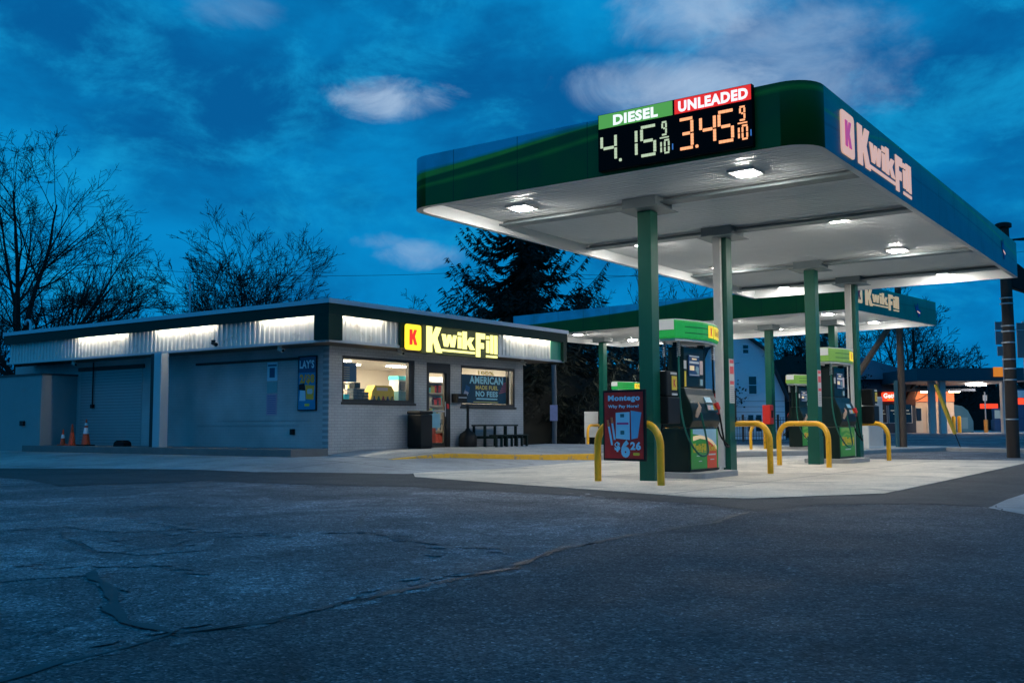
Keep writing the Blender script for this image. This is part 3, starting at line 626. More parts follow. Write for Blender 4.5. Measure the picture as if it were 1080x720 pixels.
def make_pump(loc, rz, top2=False, label='', z0=.11, gfx2=False):
    t = empty('fuel_pump', (loc.x, loc.y, z0), rz, label, 'fuel pump', 'fuel pumps on the islands')
    # local: x along island, faces towards -y and +y
    mb = MB(); mb.box(-.58, .58, -.25, .25, 0, .74); cab = mb.build('lower_cabinet', M['pumpb'], t, bevel=.02)
    mb = MB(); prof = [(-.255, .745), (-.31, .86), (-.31, 1.0), (-.27, 1.16), (-.20, 1.30), (-.16, 1.42), (.16, 1.42), (.20, 1.30), (.27, 1.16), (.31, 1.0), (.31, .86), (.255, .745)]
    mb.prism(prof, -.57, .57, lambda p, q, r: (r, p, q)); mb.build('nozzle_housing', M['pumpb'], t, bevel=.02)
    mb = MB(); mb.box(-.54, .26, -.15, .15, 1.42, 2.12); head = mb.build('display_head', M['pumpb'], t, bevel=.025)
    for sx in (-1, 1):
        mb = MB(); mb.box(sx*.48-.035, sx*.48+.035, -.06, .06, 1.40, 2.26); mb.build('valance_post', M['pumpb'], t)
    # bowed valance
    mb = MB(); pts = []
    for k in range(11): x = -.88+1.76*k/10; pts.append((x, -.16-.20*math.cos(math.pi*(k/10-.5))))
    for k in range(11): x = .88-1.76*k/10; pts.append((x, .16+.20*math.cos(math.pi*(k/10-.5))))
    mb.prism(pts, 2.24, 2.55); va = mb.build('valance', M['pump_top2'] if top2 else M['pump_top'], t, bevel=.03)
    mb = MB(); mb.prism([(x*.94, y*.9) for x, y in pts], 2.20, 2.24); mb.prism([(x*.97, y*.95) for x, y in pts], 2.55, 2.565); mb.build('valance_trim', M['white'], va)
    for s_ in (-1, 1):
        # flat approximations of the bowed face: small facets for the logo
        fx = lambda x: .16+.20*math.cos(math.pi*(((x+.88)/1.76)-.5))
        fcs = Face((0, 0, 0), (1, 0, 0)) if s_ < 0 else Face((0, 0, 0), (-1, 0, 0))
        def bow(mb, x0, x1, z0_, z1_, e0, e1):
            n_ = 5; xs_ = [x0+(x1-x0)*q/n_ for q in range(n_+1)]; vs = []
            for x_ in xs_:
                for zz_, ee in ((z0_, e0), (z1_, e0), (z1_, e1), (z0_, e1)): vs.append(fcs.p(x_, zz_, fx(x_)+ee))
            fs_ = [(4*q+r, 4*q+(r+1) % 4, 4*q+4+(r+1) % 4, 4*q+4+r) for q in range(n_) for r in range(4)]+[(3, 2, 1, 0), (4*n_, 4*n_+1, 4*n_+2, 4*n_+3)]
            mb.add(vs, fs_)
        def bowpoly(mb, pts_, ee): mb.add([fcs.p(x_, z_, fx(x_)+ee) for x_, z_ in pts_], [tuple(range(len(pts_)))])
        bx0 = .02
        mb = MB(); bow(mb, bx0, bx0+.20, 2.29, 2.50, .001, .012); bd = mb.build('logo_badge', M['ylit'], va); mb = MB(); bowpoly(mb, [(bx0+.06+.08*a_, 2.32+.15*b_) for a_, b_ in KP], .016); mb.build('letter', M['red'], bd)
        mb = MB(); bow(mb, bx0+.26, bx0+.80, 2.29, 2.50, .001, .010); bd = mb.build('logo_panel', M['ylit'], va)
        mb = MB(); ol = [(KP, 0, .2), (WP, .2, .4), ([(0, 0), (1, 0), (1, 1), (0, 1)], .42, .47), (kP, .49, .66), (FP_, .68, .82), ([(0, 0), (1, 0), (1, .9), (0, .9)], .84, .88), ([(0, 0), (1, 0), (1, 1), (0, 1)], .90, .94), ([(0, 0), (1, 0), (1, 1), (0, 1)], .96, 1)]
        for P_, u0, u1 in ol: bowpoly(mb, [(bx0+.29+.48*(u0+(u1-u0)*a_), 2.33+.13*b_*(.7 if P_ is WP else 1)) for a_, b_ in P_], .014)
        mb.build('lettering', mat('olive_lettering', (.35, .28, .02), .5), bd)
        if s_ < 0: mb = MB(); mb.box(-.893, -.881, -.15, .15, 2.38, 2.54); mb.build('white_end_cap', M['white'], va)
        mb = MB(); bow(mb, -.65, -.0, 2.33, 2.345, .001, .004); bow(mb, -.65, .0, 2.43, 2.445, .001, .004); mb.build('valance_stripe', mat('dark_green_stripe', (.01, .12, .03), .4), va)
        # lower graphic panel
        mb = MB(); fcs.rect(mb, -.54, .54, .05, .72, .251, .262); gp = mb.build('graphic_panel', mat('green_graphic', (.05, .36, .04), .35, var=.2, vscale=2), t, bevel=.003)
        if not gfx2:
            mb = MB(); fcs.poly(mb, [(.08, .05), (.47, .05), (.47, .42), (.30, .50), (.08, .54)], .2630, .2660); mb.build('red_field', mat('red_graphic', (.95, .08, .02), .35, var=.12, vscale=3), gp)
            mb = MB(); fcs.poly(mb, [(-.47, .64), (-.2, .62), (.1, .55), (.30, .50), (.47, .42), (.47, .72), (-.47, .72)], .2630, .2655); mb.build('sky_field', M['cyan'], gp)
            mb = MB(); fcs.poly(mb, [(-.47, .52), (-.2, .56), (.10, .53), (.30, .46), (.47, .36), (.47, .42), (.30, .52), (.1, .58), (-.2, .62), (-.47, .60)], .2665, .2680); mb.build('swoosh', M['cream_decal'], gp)
            letters_kwikfill(fcs, -.46, .03, .32, .48, .2695, 0, gp, M['ylogo']); text_part(fcs, 'RED', .18, .42, .34, .46, .2695, M['ylogo'], gp, .05) if False else None
            text_part(fcs, 'Kwik', .16, .44, .34, .45, .2695, M['ylogo'], gp, .05)
            mb = MB(); fcs.rect(mb, .14, .42, .27, .295, .2665, .2680); fcs.rect(mb, -.34, -.06, .26, .275, .2665, .2680); fcs.rect(mb, .20, .36, .19, .205, .2665, .2680); fcs.rect(mb, -.26, -.14, .17, .185, .2665, .2680); mb.build('small_print', M['white'], gp)
        else:
            mb = MB(); fcs.poly(mb, [(-.47, .60), (-.1, .66), (.2, .60), (.47, .46), (.47, .52), (.2, .68), (-.1, .72), (-.47, .70)], .2630, .2660); fcs.poly(mb, [(-.47, .45), (-.1, .56), (.2, .52), (.47, .38), (.47, .42), (.2, .56), (-.1, .60), (-.47, .5)], .2630, .2660); mb.build('swoosh', M['pump_top2'], gp)
            mb = MB(); fcs.rrect(mb, -.42, -.24, .30, .50, .2630, .2680, .02); bd = mb.build('logo_badge', M['ylogo'], gp); text_part(fcs, 'K', -.38, -.28, .335, .465, .2700, M['red'], bd, .05, 'letter')
            letters_kwikfill(fcs, -.20, .46, .30, .50, .2700, 0, gp, M['ylogo'])
            mb = MB(); fcs.rect(mb, -.2, .2, .2, .225, .2630, .2660); mb.build('small_print', M['white'], gp)
        D_ = -.18 if s_ < 0 else .10
        # display head details
        mb = MB(); fcs.rect(mb, -.20+D_, .22+D_, 1.62, 1.98, .151, .172); dp = mb.build('display', M['navy'], head, bevel=.004)
        for q0_, q1_ in ((1.955, 1.972), (1.84, 1.875), (1.64, 1.652)): mb = MB(); fcs.rect(mb, -.18+D_, .20+D_, q0_, q1_, .173, .176); mb.build('caption_strip', M['white'], dp)
        mb = MB(); fcs.rect(mb, -.08+D_, .10+D_, 1.905, 1.93, .173, .176); fcs.rect(mb, -.17+D_, .0+D_, 1.72, 1.80, .173, .176); mb.build('price_window', M['cream_decal'], dp)
        mb = MB(); fcs.poly(mb, [(.04+D_, 1.72), (.1+D_, 1.70), (.12+D_, 1.66), (.19+D_, 1.66), (.18+D_, 1.78), (.08+D_, 1.80)], .173, .176); mb.build('picture', M['lcd'], dp)
        mb = MB(); fcs.rect(mb, .26+D_, .38+D_, 1.66, 1.90, .151, .160); mb.build('notice', M['pinkp'], head)
        mb = MB(); fcs.rect(mb, -.36+D_, -.27+D_, 1.74, 1.88, .151, .160); mb.build('notice', M['dirty_white'], head)
        mb = MB(); fcs.rect(mb, .26+D_, .36+D_, 1.47, 1.58, .151, .165); mb.build('receipt_slot', M['lcd'], head)
        mb = MB(); fcs.rect(mb, -.34+D_, -.28+D_, 1.44, 1.70, .151, .157); mb.build('yellow_strip', M['ylogo'], head) if not gfx2 else mb
        # sloping keypad panel
        fk = Face((0, -.36*(-s_)*(-1) if False else (s_*.0), 0), (1, 0, 0))
        def sl(x, z, d=0):   # point on the sloping face at height z
            pf = [(1.0, .31), (1.16, .27), (1.30, .20), (1.42, .16)]
            for (z0_, y0_), (z1_, y1_) in zip(pf, pf[1:]):
                if z <= z1_ or z1_ == 1.42: yy = y0_+(y1_-y0_)*(z-z0_)/(z1_-z0_); break
            return (x*(-1 if s_ > 0 else 1), s_*(yy+d), z)
        def slab(mb, x0, x1, z0_, z1_, d0=.006, d1=.02):
            ps_ = [sl(x0, z0_, d0), sl(x1, z0_, d0), sl(x1, z1_, d0), sl(x0, z1_, d0), sl(x0, z0_, d1), sl(x1, z0_, d1), sl(x1, z1_, d1), sl(x0, z1_, d1)]
            mb.add(ps_, [(0, 3, 2, 1), (4, 5, 6, 7), (0, 1, 5, 4), (1, 2, 6, 5), (2, 3, 7, 6), (3, 0, 4, 7)])
        mb = MB(); slab(mb, .02, .40, 1.03, 1.15); kp = mb.build('grade_selector', mat('teal_panel', (.01, .10, .11), .35), t)
        mb = MB(); slab(mb, .04, .14, 1.05, 1.13, .022, .03); slab(mb, .05, .16, 1.09, 1.12, .03, .032); mb.build('button', M['pinkp'], kp)
        mb = MB(); slab(mb, .16, .26, 1.05, 1.13, .022, .03); mb.build('button', M['cyan'], kp)
        mb = MB(); slab(mb, .28, .38, 1.05, 1.13, .022, .03); mb.build('button', M['ylogo'], kp)
        mb = MB(); slab(mb, .05, .30, 1.18, 1.27); mb.build('card_panel', M['cyan'], t)
        # nozzles and hoses
        for k, (nx, hm, nm) in enumerate(((-.40, M['hoseg'], mat('beige_nozzle_cover', (.62, .42, .30), .4)), (.36, M['blackm'], M['red']))):
            X = nx*(-1 if s_ > 0 else 1)
            nz = MB(); y = s_*.33
            if k == 0:
                nz.tube([(X-.02, y*.92, .92), (X, y*1.04, 1.02), (X+.02, y*1.10, 1.10)], [.035, .045, .03], 8); nz.tube([(X+.02, y*1.10, 1.10), (X+.05, y*.95, 1.16)], .016, 8)
            else:
                nz.tube([(X, y*.80, 1.12), (X, y*1.02, 1.14), (X, y*1.15, 1.06)], [.04, .058, .03], 8); nz.tube([(X, y*1.02, 1.0), (X, y*1.12, .96), (X, y*1.15, 1.06)], .012, 6)
            no = nz.build('nozzle', nm, t, smooth=True)
            tx = (-.70 if k == 0 else .66)*(-1 if s_ > 0 else 1)
            hs = MB(); P = []
            ends = (Vector((tx, s_*.14, 2.24)), Vector((X, y*1.16, .98 if k else 1.0)))
            low = .30 if k == 0 else .42
            c1_ = ends[0]; c4 = ends[1]
            xm = tx if k == 0 else (X+.10*(-1 if s_ > 0 else 1))
            ctrl = [c1_, Vector((tx, s_*.14, 1.7)), Vector((tx, s_*.16, 1.1)), Vector((tx*.97, s_*.26, .62)), Vector((tx*.75 if k == 0 else tx*1.04, s_*.40, low)), Vector((xm*.45 if k == 0 else X*1.12, s_*.46, low+.02)), Vector((X*.8 if k == 0 else X*1.06, s_*.43, .62)), c4]
            for i in range(len(ctrl)-1):
                p0 = ctrl[max(0, i-1)]; p1 = ctrl[i]; p2 = ctrl[i+1]; p3 = ctrl[min(len(ctrl)-1, i+2)]
                for q in range(5):
                    u_ = q/5; P.append(.5*((2*p1)+(-p0+p2)*u_+(2*p0-5*p1+4*p2-p3)*u_*u_+(-p0+3*p1-3*p2+p3)*u_**3))
            P.append(ctrl[-1]); hs.tube(P, .017, 8); ho = hs.build('hose', hm, t, smooth=True)
            sp_ = MB(); P = [(tx+.028*math.cos(a*.9), s_*.14+.028*math.sin(a*.9), 2.20-a*.0045) for a in range(0, 60)]; sp_.tube(P, .008, 5)
            sp_.build('whip_fitting', M['steel'], ho)
    return t
pc1 = world(C1, RZ, 4.02, 3.65); island(C1, RZ, 4.05, 3.65, 1.5, 1.12)
make_pump(pc1, RZ, False, 'nearest fuel pump with bright green bowed valance and red and green lower panel')
pc2 = world(C1, RZ, 11.9, 3.65); island(C1, RZ, 11.92, 3.65, 1.5, 1.12)
make_pump(pc2, RZ, True, 'fuel pump with olive green valance between the two farther columns of the near canopy', gfx2=True)
q = world(C2, RZ2, 4.7, 4.0); island(C2, RZ2, 4.7, 4.0, 1.1, 1.5)
make_pump(q, RZ2+math.pi/2*0, True, 'small distant fuel pump under the far canopy beside the red extinguisher box', gfx2=True)
q = world(C2, RZ2, 4.7, 11.75); island(C2, RZ2, 4.7, 11.75, 1.1, 1.5)
make_pump(q, RZ2, False, 'far fuel pump mostly hidden behind the framed poster and the first green column', gfx2=True)
# hoop guards
def hoop(p0, p1, label, h=.92, r=.056):
    p0 = Vector(p0); p1 = Vector(p1); d = (p1-p0); Lh = d.length; mid = (p0+p1)/2
    mb = MB(); c = .34; pts = [(-Lh/2, 0, -.02), (-Lh/2, 0, h-c)]
    for k in range(1, 9): a = math.pi/2*k/8; pts.append((-Lh/2+c-c*math.cos(a), 0, h-c+c*math.sin(a)))
    pts += [(-x, y, z) for x, y, z in reversed(pts)]
    mb.tube(pts, r, 14); o = mb.build('guard_hoop', M['yellow'], None, smooth=True); o.location = (mid.x, mid.y, hz(mid.x, mid.y)); o.rotation_euler.z = math.atan2(d.y, d.x)
    return tag(o, label, 'guard hoop', 'yellow guard hoops by the pumps')
w1 = lambda x, y: world(C1, RZ, x, y); w2 = lambda x, y: world(C2, RZ2, x, y)
hoop(w1(1.93, 4.28), w1(1.42, 2.90), 'yellow guard hoop nearest the camera, behind the framed price poster')
hoop(w1(6.30, 4.25), w1(5.70, 2.88), 'yellow guard hoop just right of the second green column')
hoop(w1(9.47, 4.14), w1(8.81, 2.83), 'yellow guard hoop seen whole in front of the third green column')
hoop(w1(14.1, 4.25), w1(13.56, 2.91), 'yellow guard hoop farthest right, in front of the white cabinet')
hoop((8.65, 36.75), (9.32, 37.38), 'far yellow hoop in front of the column with the red box', .9)
hoop((3.11, 41.75), (3.85, 43.3), 'far yellow hoop beside the white sign board, left of the poster', .9)
hoop((5.9, 38.9), (6.6, 40.0), 'far yellow hoop mostly hidden behind the nearest pump', .9)
# ------------------------------------------------------------------ store
st = empty('convenience_store', (OS.x, OS.y, 0), RZ, 'low pale brick convenience store with dark green roof edge and lit yellow logo sign', 'store')
def wall(x0, x1, z0, z1, th, ops, fc):
    xs = sorted({x0, x1, *[o[0] for o in ops], *[o[1] for o in ops]}); zs = sorted({z0, z1, *[o[2] for o in ops], *[o[3] for o in ops]})
    def solid(i, j):
        if i < 0 or j < 0 or i >= len(xs)-1 or j >= len(zs)-1: return False
        cx = (xs[i]+xs[i+1])/2; cz = (zs[j]+zs[j+1])/2
        return not any(o[0] < cx < o[1] and o[2] < cz < o[3] for o in ops)
    mb = MB()
    for i in range(len(xs)-1):
        for j in range(len(zs)-1):
            if not solid(i, j): continue
            a, b, c, d = xs[i], xs[i+1], zs[j], zs[j+1]; P = fc.p
            mb.add([P(a, c), P(b, c), P(b, d), P(a, d)], [(0, 1, 2, 3)]); mb.add([P(a, c, -th), P(b, c, -th), P(b, d, -th), P(a, d, -th)], [(3, 2, 1, 0)])
            if not solid(i-1, j): mb.add([P(a, c), P(a, d), P(a, d, -th), P(a, c, -th)], [(0, 1, 2, 3)])
            if not solid(i+1, j): mb.add([P(b, c), P(b, c, -th), P(b, d, -th), P(b, d)], [(0, 1, 2, 3)])
            if not solid(i, j-1): mb.add([P(a, c), P(a, c, -th), P(b, c, -th), P(b, c)], [(0, 1, 2, 3)])
            if not solid(i, j+1): mb.add([P(a, d), P(b, d), P(b, d, -th), P(a, d, -th)], [(0, 1, 2, 3)])
    return mb
FF = Face((0, 0, 0), (1, 0, 0)); SF = Face((0, 0, 0), (0, -1, 0))
W1 = (.43, 3.05, 1.48, 2.59); DR = (3.53, 4.53, .33, 2.57); W2_ = (4.98, 7.55, 1.44, 2.57)
wall(0, 7.97, .12, 2.80, .2, [W1, DR, W2_], FF).build('front_wall', M['brick_x'], st)
mb = MB(); mb.box(.0, .2, .205, 14, .12, 2.80); mb.build('side_wall', M['brick_y'], st)
mb = MB(); mb.box(7.77, 7.97, .205, 9, .12, 2.8); mb.box(.205, 7.765, 8.8, 9, .12, 2.8); mb.box(.205, 7.765, 14, 14.2, .12, 2.8); mb.build('rear_wall', M['brick_y'], st)
# garage door infill: shallow recess lines of the old bays
mb = MB(); mb.box(-.012, -.002, 7.3, 10.3, .36, 2.52); gd = mb.build('garage_door', mat('grey_roller_door', (.36, .37, .38), .55, var=.1), st)
mb = MB()
for k in range(1, 26): mb.box(-.018, -.013, 7.32, 10.28, .36+k*.083, .36+k*.083+.012)
mb.build('door_seams', mat('dark_seam', (.20, .20, .20), .8), gd)
mb = MB(); mb.box(-.06, -.003, .95, 4.9, 2.50, 2.56); mb.build('lintel', mat('dark_lintel', (.05, .045, .04), .8), st)
mb = MB(); mb.box(-.05, -.003, 7.2, 10.4, 2.53, 2.64); mb.build('lintel', mat('dark_lintel', (.05, .045, .04), .8), st)
# ledge lines on the infill
mb = MB(); mb.box(-.012, -.002, 1.0, 4.85, .92, .925); mb.box(-.012, -.002, .6, 4.0, 1.04, 1.045); mb.build('joint_line', mat('dark_seam', (.20, .20, .20), .8), st)
# platform
def platform():
    mb = MB(); mb.prism([(-1.15, .0), (-1.15, 11.35), (-.003, 11.35), (-.003, .0)], .02, .385); o = mb.build('raised_platform', M['platform'], None, bevel=.015); o.location = (OS.x, OS.y, 0); o.rotation_euler.z = RZ; o['kind'] = 'structure'
platform()
# column holding the eave
mb = MB(); mb.box(-1.02, -.78, 5.03, 5.33, .386, 2.79); mb.build('eave_post', mat('pale_blue_grey_paint', (.50, .54, .56), .5, var=.08), st, bevel=.008)
mb = MB(); mb.box(-.98, -.82, 5.36, 5.52, .386, 2.79); mb.build('eave_post_shadow_gap', mat('shadow_gap_dark', (.02, .02, .02), .6), st)  # dark box stands in for the shadow gap beside the post
# low wing wall on the far left
wg = MB(); wg.box(-1.10, .0-.003, 10.5, 18, .05, 2.40); wgo = wg.build('wing_wall', mat('painted_wing_wall', (.30, .31, .31), .65, var=.12, vscale=1.2, bump=.3, bscale=9), st)
mb = MB(); mb.box(-1.14, .0, 10.46, 18, 2.402, 2.45); mb.build('coping', mat('dark_coping', (.06, .06, .06), .7), wgo)
# roof
XE, YE = 9.05, 13.05
mb = MB(); mb.box(-.68, XE-.2, -.68, YE-.1, 3.50, 3.60); mb.build('roof', M['asphalt_roof'], st)
mb = MB(); mb.box(-.74, -.004, -.74, YE-.1, 2.802, 2.84); mb.box(-.004+.001, XE-.16, -.74, -.004, 2.802, 2.84); mb.box(7.975, XE-.16, -.003, 9, 2.802, 2.84); mb.build('eave_soffit', M['eave'], st)
# corrugated fascia
def corr(fc, a0, a1, b0, b1, d, step=.17):
    mb = MB(); prof = []; a = a0
    while a < a1-.01:
        w = min(step, a1-a); prof += [(a, 0), (a+w*.55, 0), (a+w*.62, .028), (a+w*.93, .028)]; a += step
    prof.append((a1, 0)); n = len(prof)
    vs = [fc.p(x, b0, d+y) for x, y in prof]+[fc.p(x, b1, d+y) for x, y in prof]
    mb.add(vs, [(i, i+1, n+i+1, n+i) for i in range(n-1)]); return mb
M['corr'] = mat('white_corrugated_metal', (.68, .67, .64), .42, var=.10, vscale=2)
chips(M['corr'], (.34, .30, .25), .58, .75, 2.2)
corr(FF, -.5, XE-.1, 2.86, 3.46, .74).build('corrugated_fascia', M['corr'], st)
corr(SF, -YE+.1, .5, 2.86, 3.46, .74).build('corrugated_fascia', M['corr'], st)
mb = MB(); FF.rect(mb, -.80, XE-.05, 2.80, 2.858, .73, .82); mb.box(-.82, -.73, -.73, YE-.05, 2.80, 2.858); mb.build('fascia_base_trim', mat('pale_trim', (.6, .6, .6), .4), st)
# projecting green cap
mb = MB(); mb.box(-.90, XE, -.90, -.86, 3.40, 3.66); mb.box(-.90, -.86, -.858, YE, 3.40, 3.66); mb.box(XE-.04, XE, -.858, 9, 2.82, 3.66); mb.box(-.90, -.855, YE-.04, YE, 3.4, 3.66)
mb.box(-.858, XE-.042, -.858, -.70, 3.60, 3.655); mb.box(-.858, -.70, -.698, YE-.042, 3.60, 3.655); mb.build('roof_cap', M['dgreen'], st)
mb = MB(); mb.box(-.93, XE+.02, -.93, -.60, 3.662, 3.765); mb.box(-.93, -.60, -.598, YE+.02, 3.662, 3.765); mb.box(XE-.3, XE+.02, -.598, 9, 3.662, 3.765); mb.build('roof_flashing', M['flash'], st)
# corner boxes
mb = MB(); mb.box(-.895, -.46, -.895, -.865+.0, 2.84, 3.399); mb.box(-.895, -.865, -.864, -.42, 2.84, 3.399); mb.box(-.864, -.47, -.864, -.77, 2.84, 3.399); mb.box(-.864, -.77, -.769, -.43, 2.84, 3.399); mb.build('corner_panel', M['dgreen'], st)
mb = MB(); FF.rect(mb, XE-.75, XE-.22, 2.86, 3.46, .772, .79); mb.build('end_panel', mat('green_panel', (.03, .30, .19), .4), st)
mb = MB(); FF.rect(mb, XE-.22, XE-.042, 2.82, 3.40, .74, .895); mb.build('end_post', M['dgreen'], st)
# hidden fluorescent tubes washing the fascia
for a0, a1 in ((-.44, 1.0), (6.0, 8.25)):
    mb = MB(); FF.rect(mb, a0, a1, 3.47, 3.495, .832, .855); mb.build('wall_wash_tube', M['fluor'], st)
for a0, a1 in ((-.40, 1.5), (3.2, 5.6), (6.9, 9.2)):
    mb = MB(); mb.box(-.855, -.832, a0, a1, 3.47, 3.495); mb.build('wall_wash_tube', M['fluor'], st)
# lit logo sign
sg = MB(); FF.rect(sg, 2.31, 5.48, 2.72, 3.43, .80, .90); sgo = sg.build('sign_backing', mat('dark_olive_sign_back', (.03, .035, .02), .5, emit=(.10, .11, .02), es=.35), st)
my = mat('lit_yellow_letters', (.8, .7, .2), .5, emit=(1.0, .93, .28), es=1.6, var=0)
letters_kwikfill(FF, 2.45, 5.44, 2.73, 3.40, .915, 0, sgo, my, 'lit_letters', bold=.045)
mb = MB(); FF.rect(mb, 1.55, 2.29, 2.80, 3.43, .785, .86); mb.build('badge_backing', M['dgreen'], st)
badge(FF, 1.63, 2.23, 2.76, 3.39, .93, st, mat('lit_yellow_badge', (.8, .6, .05), .5, emit=(.95, .70, .02), es=1.3, var=0), mat('lit_red_letter', (.6, .02, .02), .5, emit=(.85, .03, .01), es=1., var=0), 'lit_badge')
mb = MB(); FF.rect(mb, 1.66, 2.20, 2.79, 3.36, .861, .909); mb.build('badge_box', M['dgreen'], st)
# windows and door
def window(op, name='window', mull=(), fr=.07):
    a0, a1, b0, b1 = op; mb = MB()
    FF.rect(mb, a0, a1, b0, b0+fr, -.12, -.02); FF.rect(mb, a0, a1, b1-fr, b1, -.12, -.02); FF.rect(mb, a0, a0+fr, b0+fr, b1-fr, -.12, -.02); FF.rect(mb, a1-fr, a1, b0+fr, b1-fr, -.12, -.02)
    for x in mull: FF.rect(mb, x-.03, x+.03, b0+fr, b1-fr, -.12, -.02)
    f = mb.build(name, M['alu'], st); mb = MB(); FF.rect(mb, a0+fr, a1-fr, b0+fr, b1-fr, -.07, -.062); mb.build('pane', M['glass'], f)
    return f
w1o = window(W1, mull=()); mb = MB(); FF.rect(mb, W1[0]-.03, W1[1]+.03, W1[2]-.06, W1[2]-.003, -.1, .035); mb.build('sill', M['alu'], w1o)
mb = MB(); FF.rect(mb, W1[1]-.20, W1[1]-.071, W1[2]+.07, W1[3]-.07, -.13, -.03); mb.build('side_post', M['alu'], w1o)
w2o = window(W2_, mull=(W2_[1]-.28,)); mb = MB(); FF.rect(mb, W2_[0]-.03, W2_[1]+.03, W2_[2]-.06, W2_[2]-.003, -.1, .035); mb.build('sill', M['alu'], w2o)
a0, a1, b0, b1 = DR; mb = MB(); FF.rect(mb, a0, a0+.09, b0, b1, -.14, -.01); FF.rect(mb, a1-.16, a1, b0, b1, -.14, -.01); FF.rect(mb, a0+.09, a1-.16, b1-.26, b1, -.14, -.01); FF.rect(mb, a0+.09, a1-.16, b0, b0+.12, -.1, -.04); FF.rect(mb, a0+.09, a0+.15, b0+.12, b1-.26, -.1, -.04); FF.rect(mb, a1-.22, a1-.16, b0+.12, b1-.26, -.1, -.04)
dr = mb.build('door', M['alu'], st); mb = MB(); FF.rect(mb, a0+.15, a1-.22, b0+.12, b1-.26, -.075, -.068); mb.build('pane', M['glass'], dr)
mb = MB(); FF.rect(mb, a0+.15, a1-.22, 1.27, 1.31, -.06, -.02); mb.tube([FF.p(a1-.24, 1.15, .02), FF.p(a1-.24, 1.55, .02)], .014); mb.build('handle', M['steel'], dr)
mb = MB(); FF.rect(mb, a1-.15, a1-.06, 1.36, 1.50, -.009, 0); mb.build('door_sticker', M['red'], dr)
# roof furniture
mb = MB(); mb.tube([(1.2, 6.9, 3.6), (1.2, 6.9, 5.25)], .028, 8); o = mb.build('roof_mast', M['flash'], None, smooth=True); o.location = (OS.x, OS.y, 0); o.rotation_euler.z = RZ; tag(o, 'thin pale mast standing on the store roof', 'mast')
mb = MB(); mb.lathe([(.10, 3.6), (.10, 3.85), (.30, 3.86), (.28, 3.93), (.12, 4.02), (.01, 4.04)], 14, (1.4, 8.1)); o = mb.build('roof_vent', M['flash'], None, smooth=True); o.location = (OS.x, OS.y, 0); o.rotation_euler.z = RZ; tag(o, 'small pale hooded vent on the store roof beside the mast', 'roof vent')
mb = MB(); mb.box(2.2, 3.6, 10.2, 12.0, 3.6, 4.15); o = mb.build('roof_unit', mat('dark_unit', (.04, .04, .045), .7), None, bevel=.03); o.location = (OS.x, OS.y, 0); o.rotation_euler.z = RZ; tag(o, 'dark boxy ventilation unit low on the store roof', 'roof unit')
mb = MB(); P = [(-.5, 12.3, 3.6), (-.5, 12.3, 4.0)]+[(-.5, 12.3+.15-.15*math.cos(a*.3), 4.0+.15*math.sin(a*.3)) for a in range(1, 11)]; mb.tube(P, .035, 8); o = mb.build('roof_pipe', M['flash'], None, smooth=True); o.location = (OS.x, OS.y, 0); o.rotation_euler.z = RZ; tag(o, 'bent pale vent pipe at the far left end of the store roof', 'vent pipe')
# helper for things placed in the store frame
def sthing(name, x, y, z, label, cat, group=None, rz=0): w = world(OS, RZ, x, y); return empty(name, (w.x, w.y, z), RZ+rz, label, cat, group)
def slocal(o): o.location = (OS.x, OS.y, 0); o.rotation_euler.z = RZ; return o
# security cameras / lamps under the eaves
for x, y, lab in ((-.62, 1.02, 'small white camera under the eave just left of the store corner'), (-.95, 3.05, 'dark camera on the lit side fascia, second from the store corner'), (1.85, -.55, 'small white camera under the eave beside the lit K badge'), (7.3, -.45, 'small white camera under the eave above the right end of the front wall'), (-.62, 9.7, 'pale floodlight under the eave at the far left end')):
    c = sthing('security_camera', x, y, 2.80 if x != -.95 else 3.02, lab, 'camera', 'cameras under the store eaves')
    m_ = M['black'] if x == -.95 else M['dirty_white']
    mb = MB(); mb.lathe([(.05, 0), (.055, -.03), (.03, -.05)], 12); mb.build('mount', m_, c, smooth=True)
    mb = MB(); mb.tube([(0, .03, -.07), (-.02, -.14, -.12)], [.045, .05], 10); mb.build('housing', m_, c, smooth=True)
    mb = MB(); mb.tube([(-.02, -.141, -.12), (-.022, -.150, -.122)], [.035, .035], 10); mb.build('lens', M['black'], c)
# posters on the side wall   (SF right=-y)
p = slocal(empty('snack_poster', label='blue LAY\'S 2/$8 snack poster in a dark frame on the side wall', cat='poster')); p['label'] = 'tall blue snack poster with orange bag in a dark frame on the side wall'
a0, a1, b0, b1 = -1.02, -.38, 1.27, 2.58
mb = MB(); SF.rect(mb, a0, a1, b0, b1, .005, .04); mb.build('frame', M['black'], p, bevel=.005)
mb = MB(); SF.rect(mb, a0+.03, a1-.03, b0+.03, b1-.03, .041, .044); pn = mb.build('print', mat('blue_poster_print', (.02, .22, .42), .4, var=.25, vscale=2), p)
mb = MB(); SF.rect(mb, a0+.03, a1-.03, b1-.40, b1-.03, .0445, .046); mb.build('header_field', M['navy'], pn)
text_part(SF, "LAY'S", a0+.07, a1-.07, b1-.30, b1-.10, .048, mat('cyan_lettering', (.45, .75, .85), .4), pn, .04)
text_part(SF, '2/$8', a0+.08, a1-.06, b1-.68, b1-.44, .048, mat('orange_lettering', (.95, .38, .01), .4), pn, .05)
mb = MB(); SF.poly(mb, [(a0+.30, b0+.28), (a1-.09, b0+.26), (a1-.06, b0+.60), (a0+.27, b0+.62)], .0445, .048); bg_ = mb.build('snack_bag', mat('orange_bag_print', (.95, .42, .02), .4), pn)
mb = MB(); SF.rrect(mb, a0+.34, a0+.52, b0+.40, b0+.52, .0485, .05, .04); mb.build('bag_badge', M['dirty_white'], bg_)
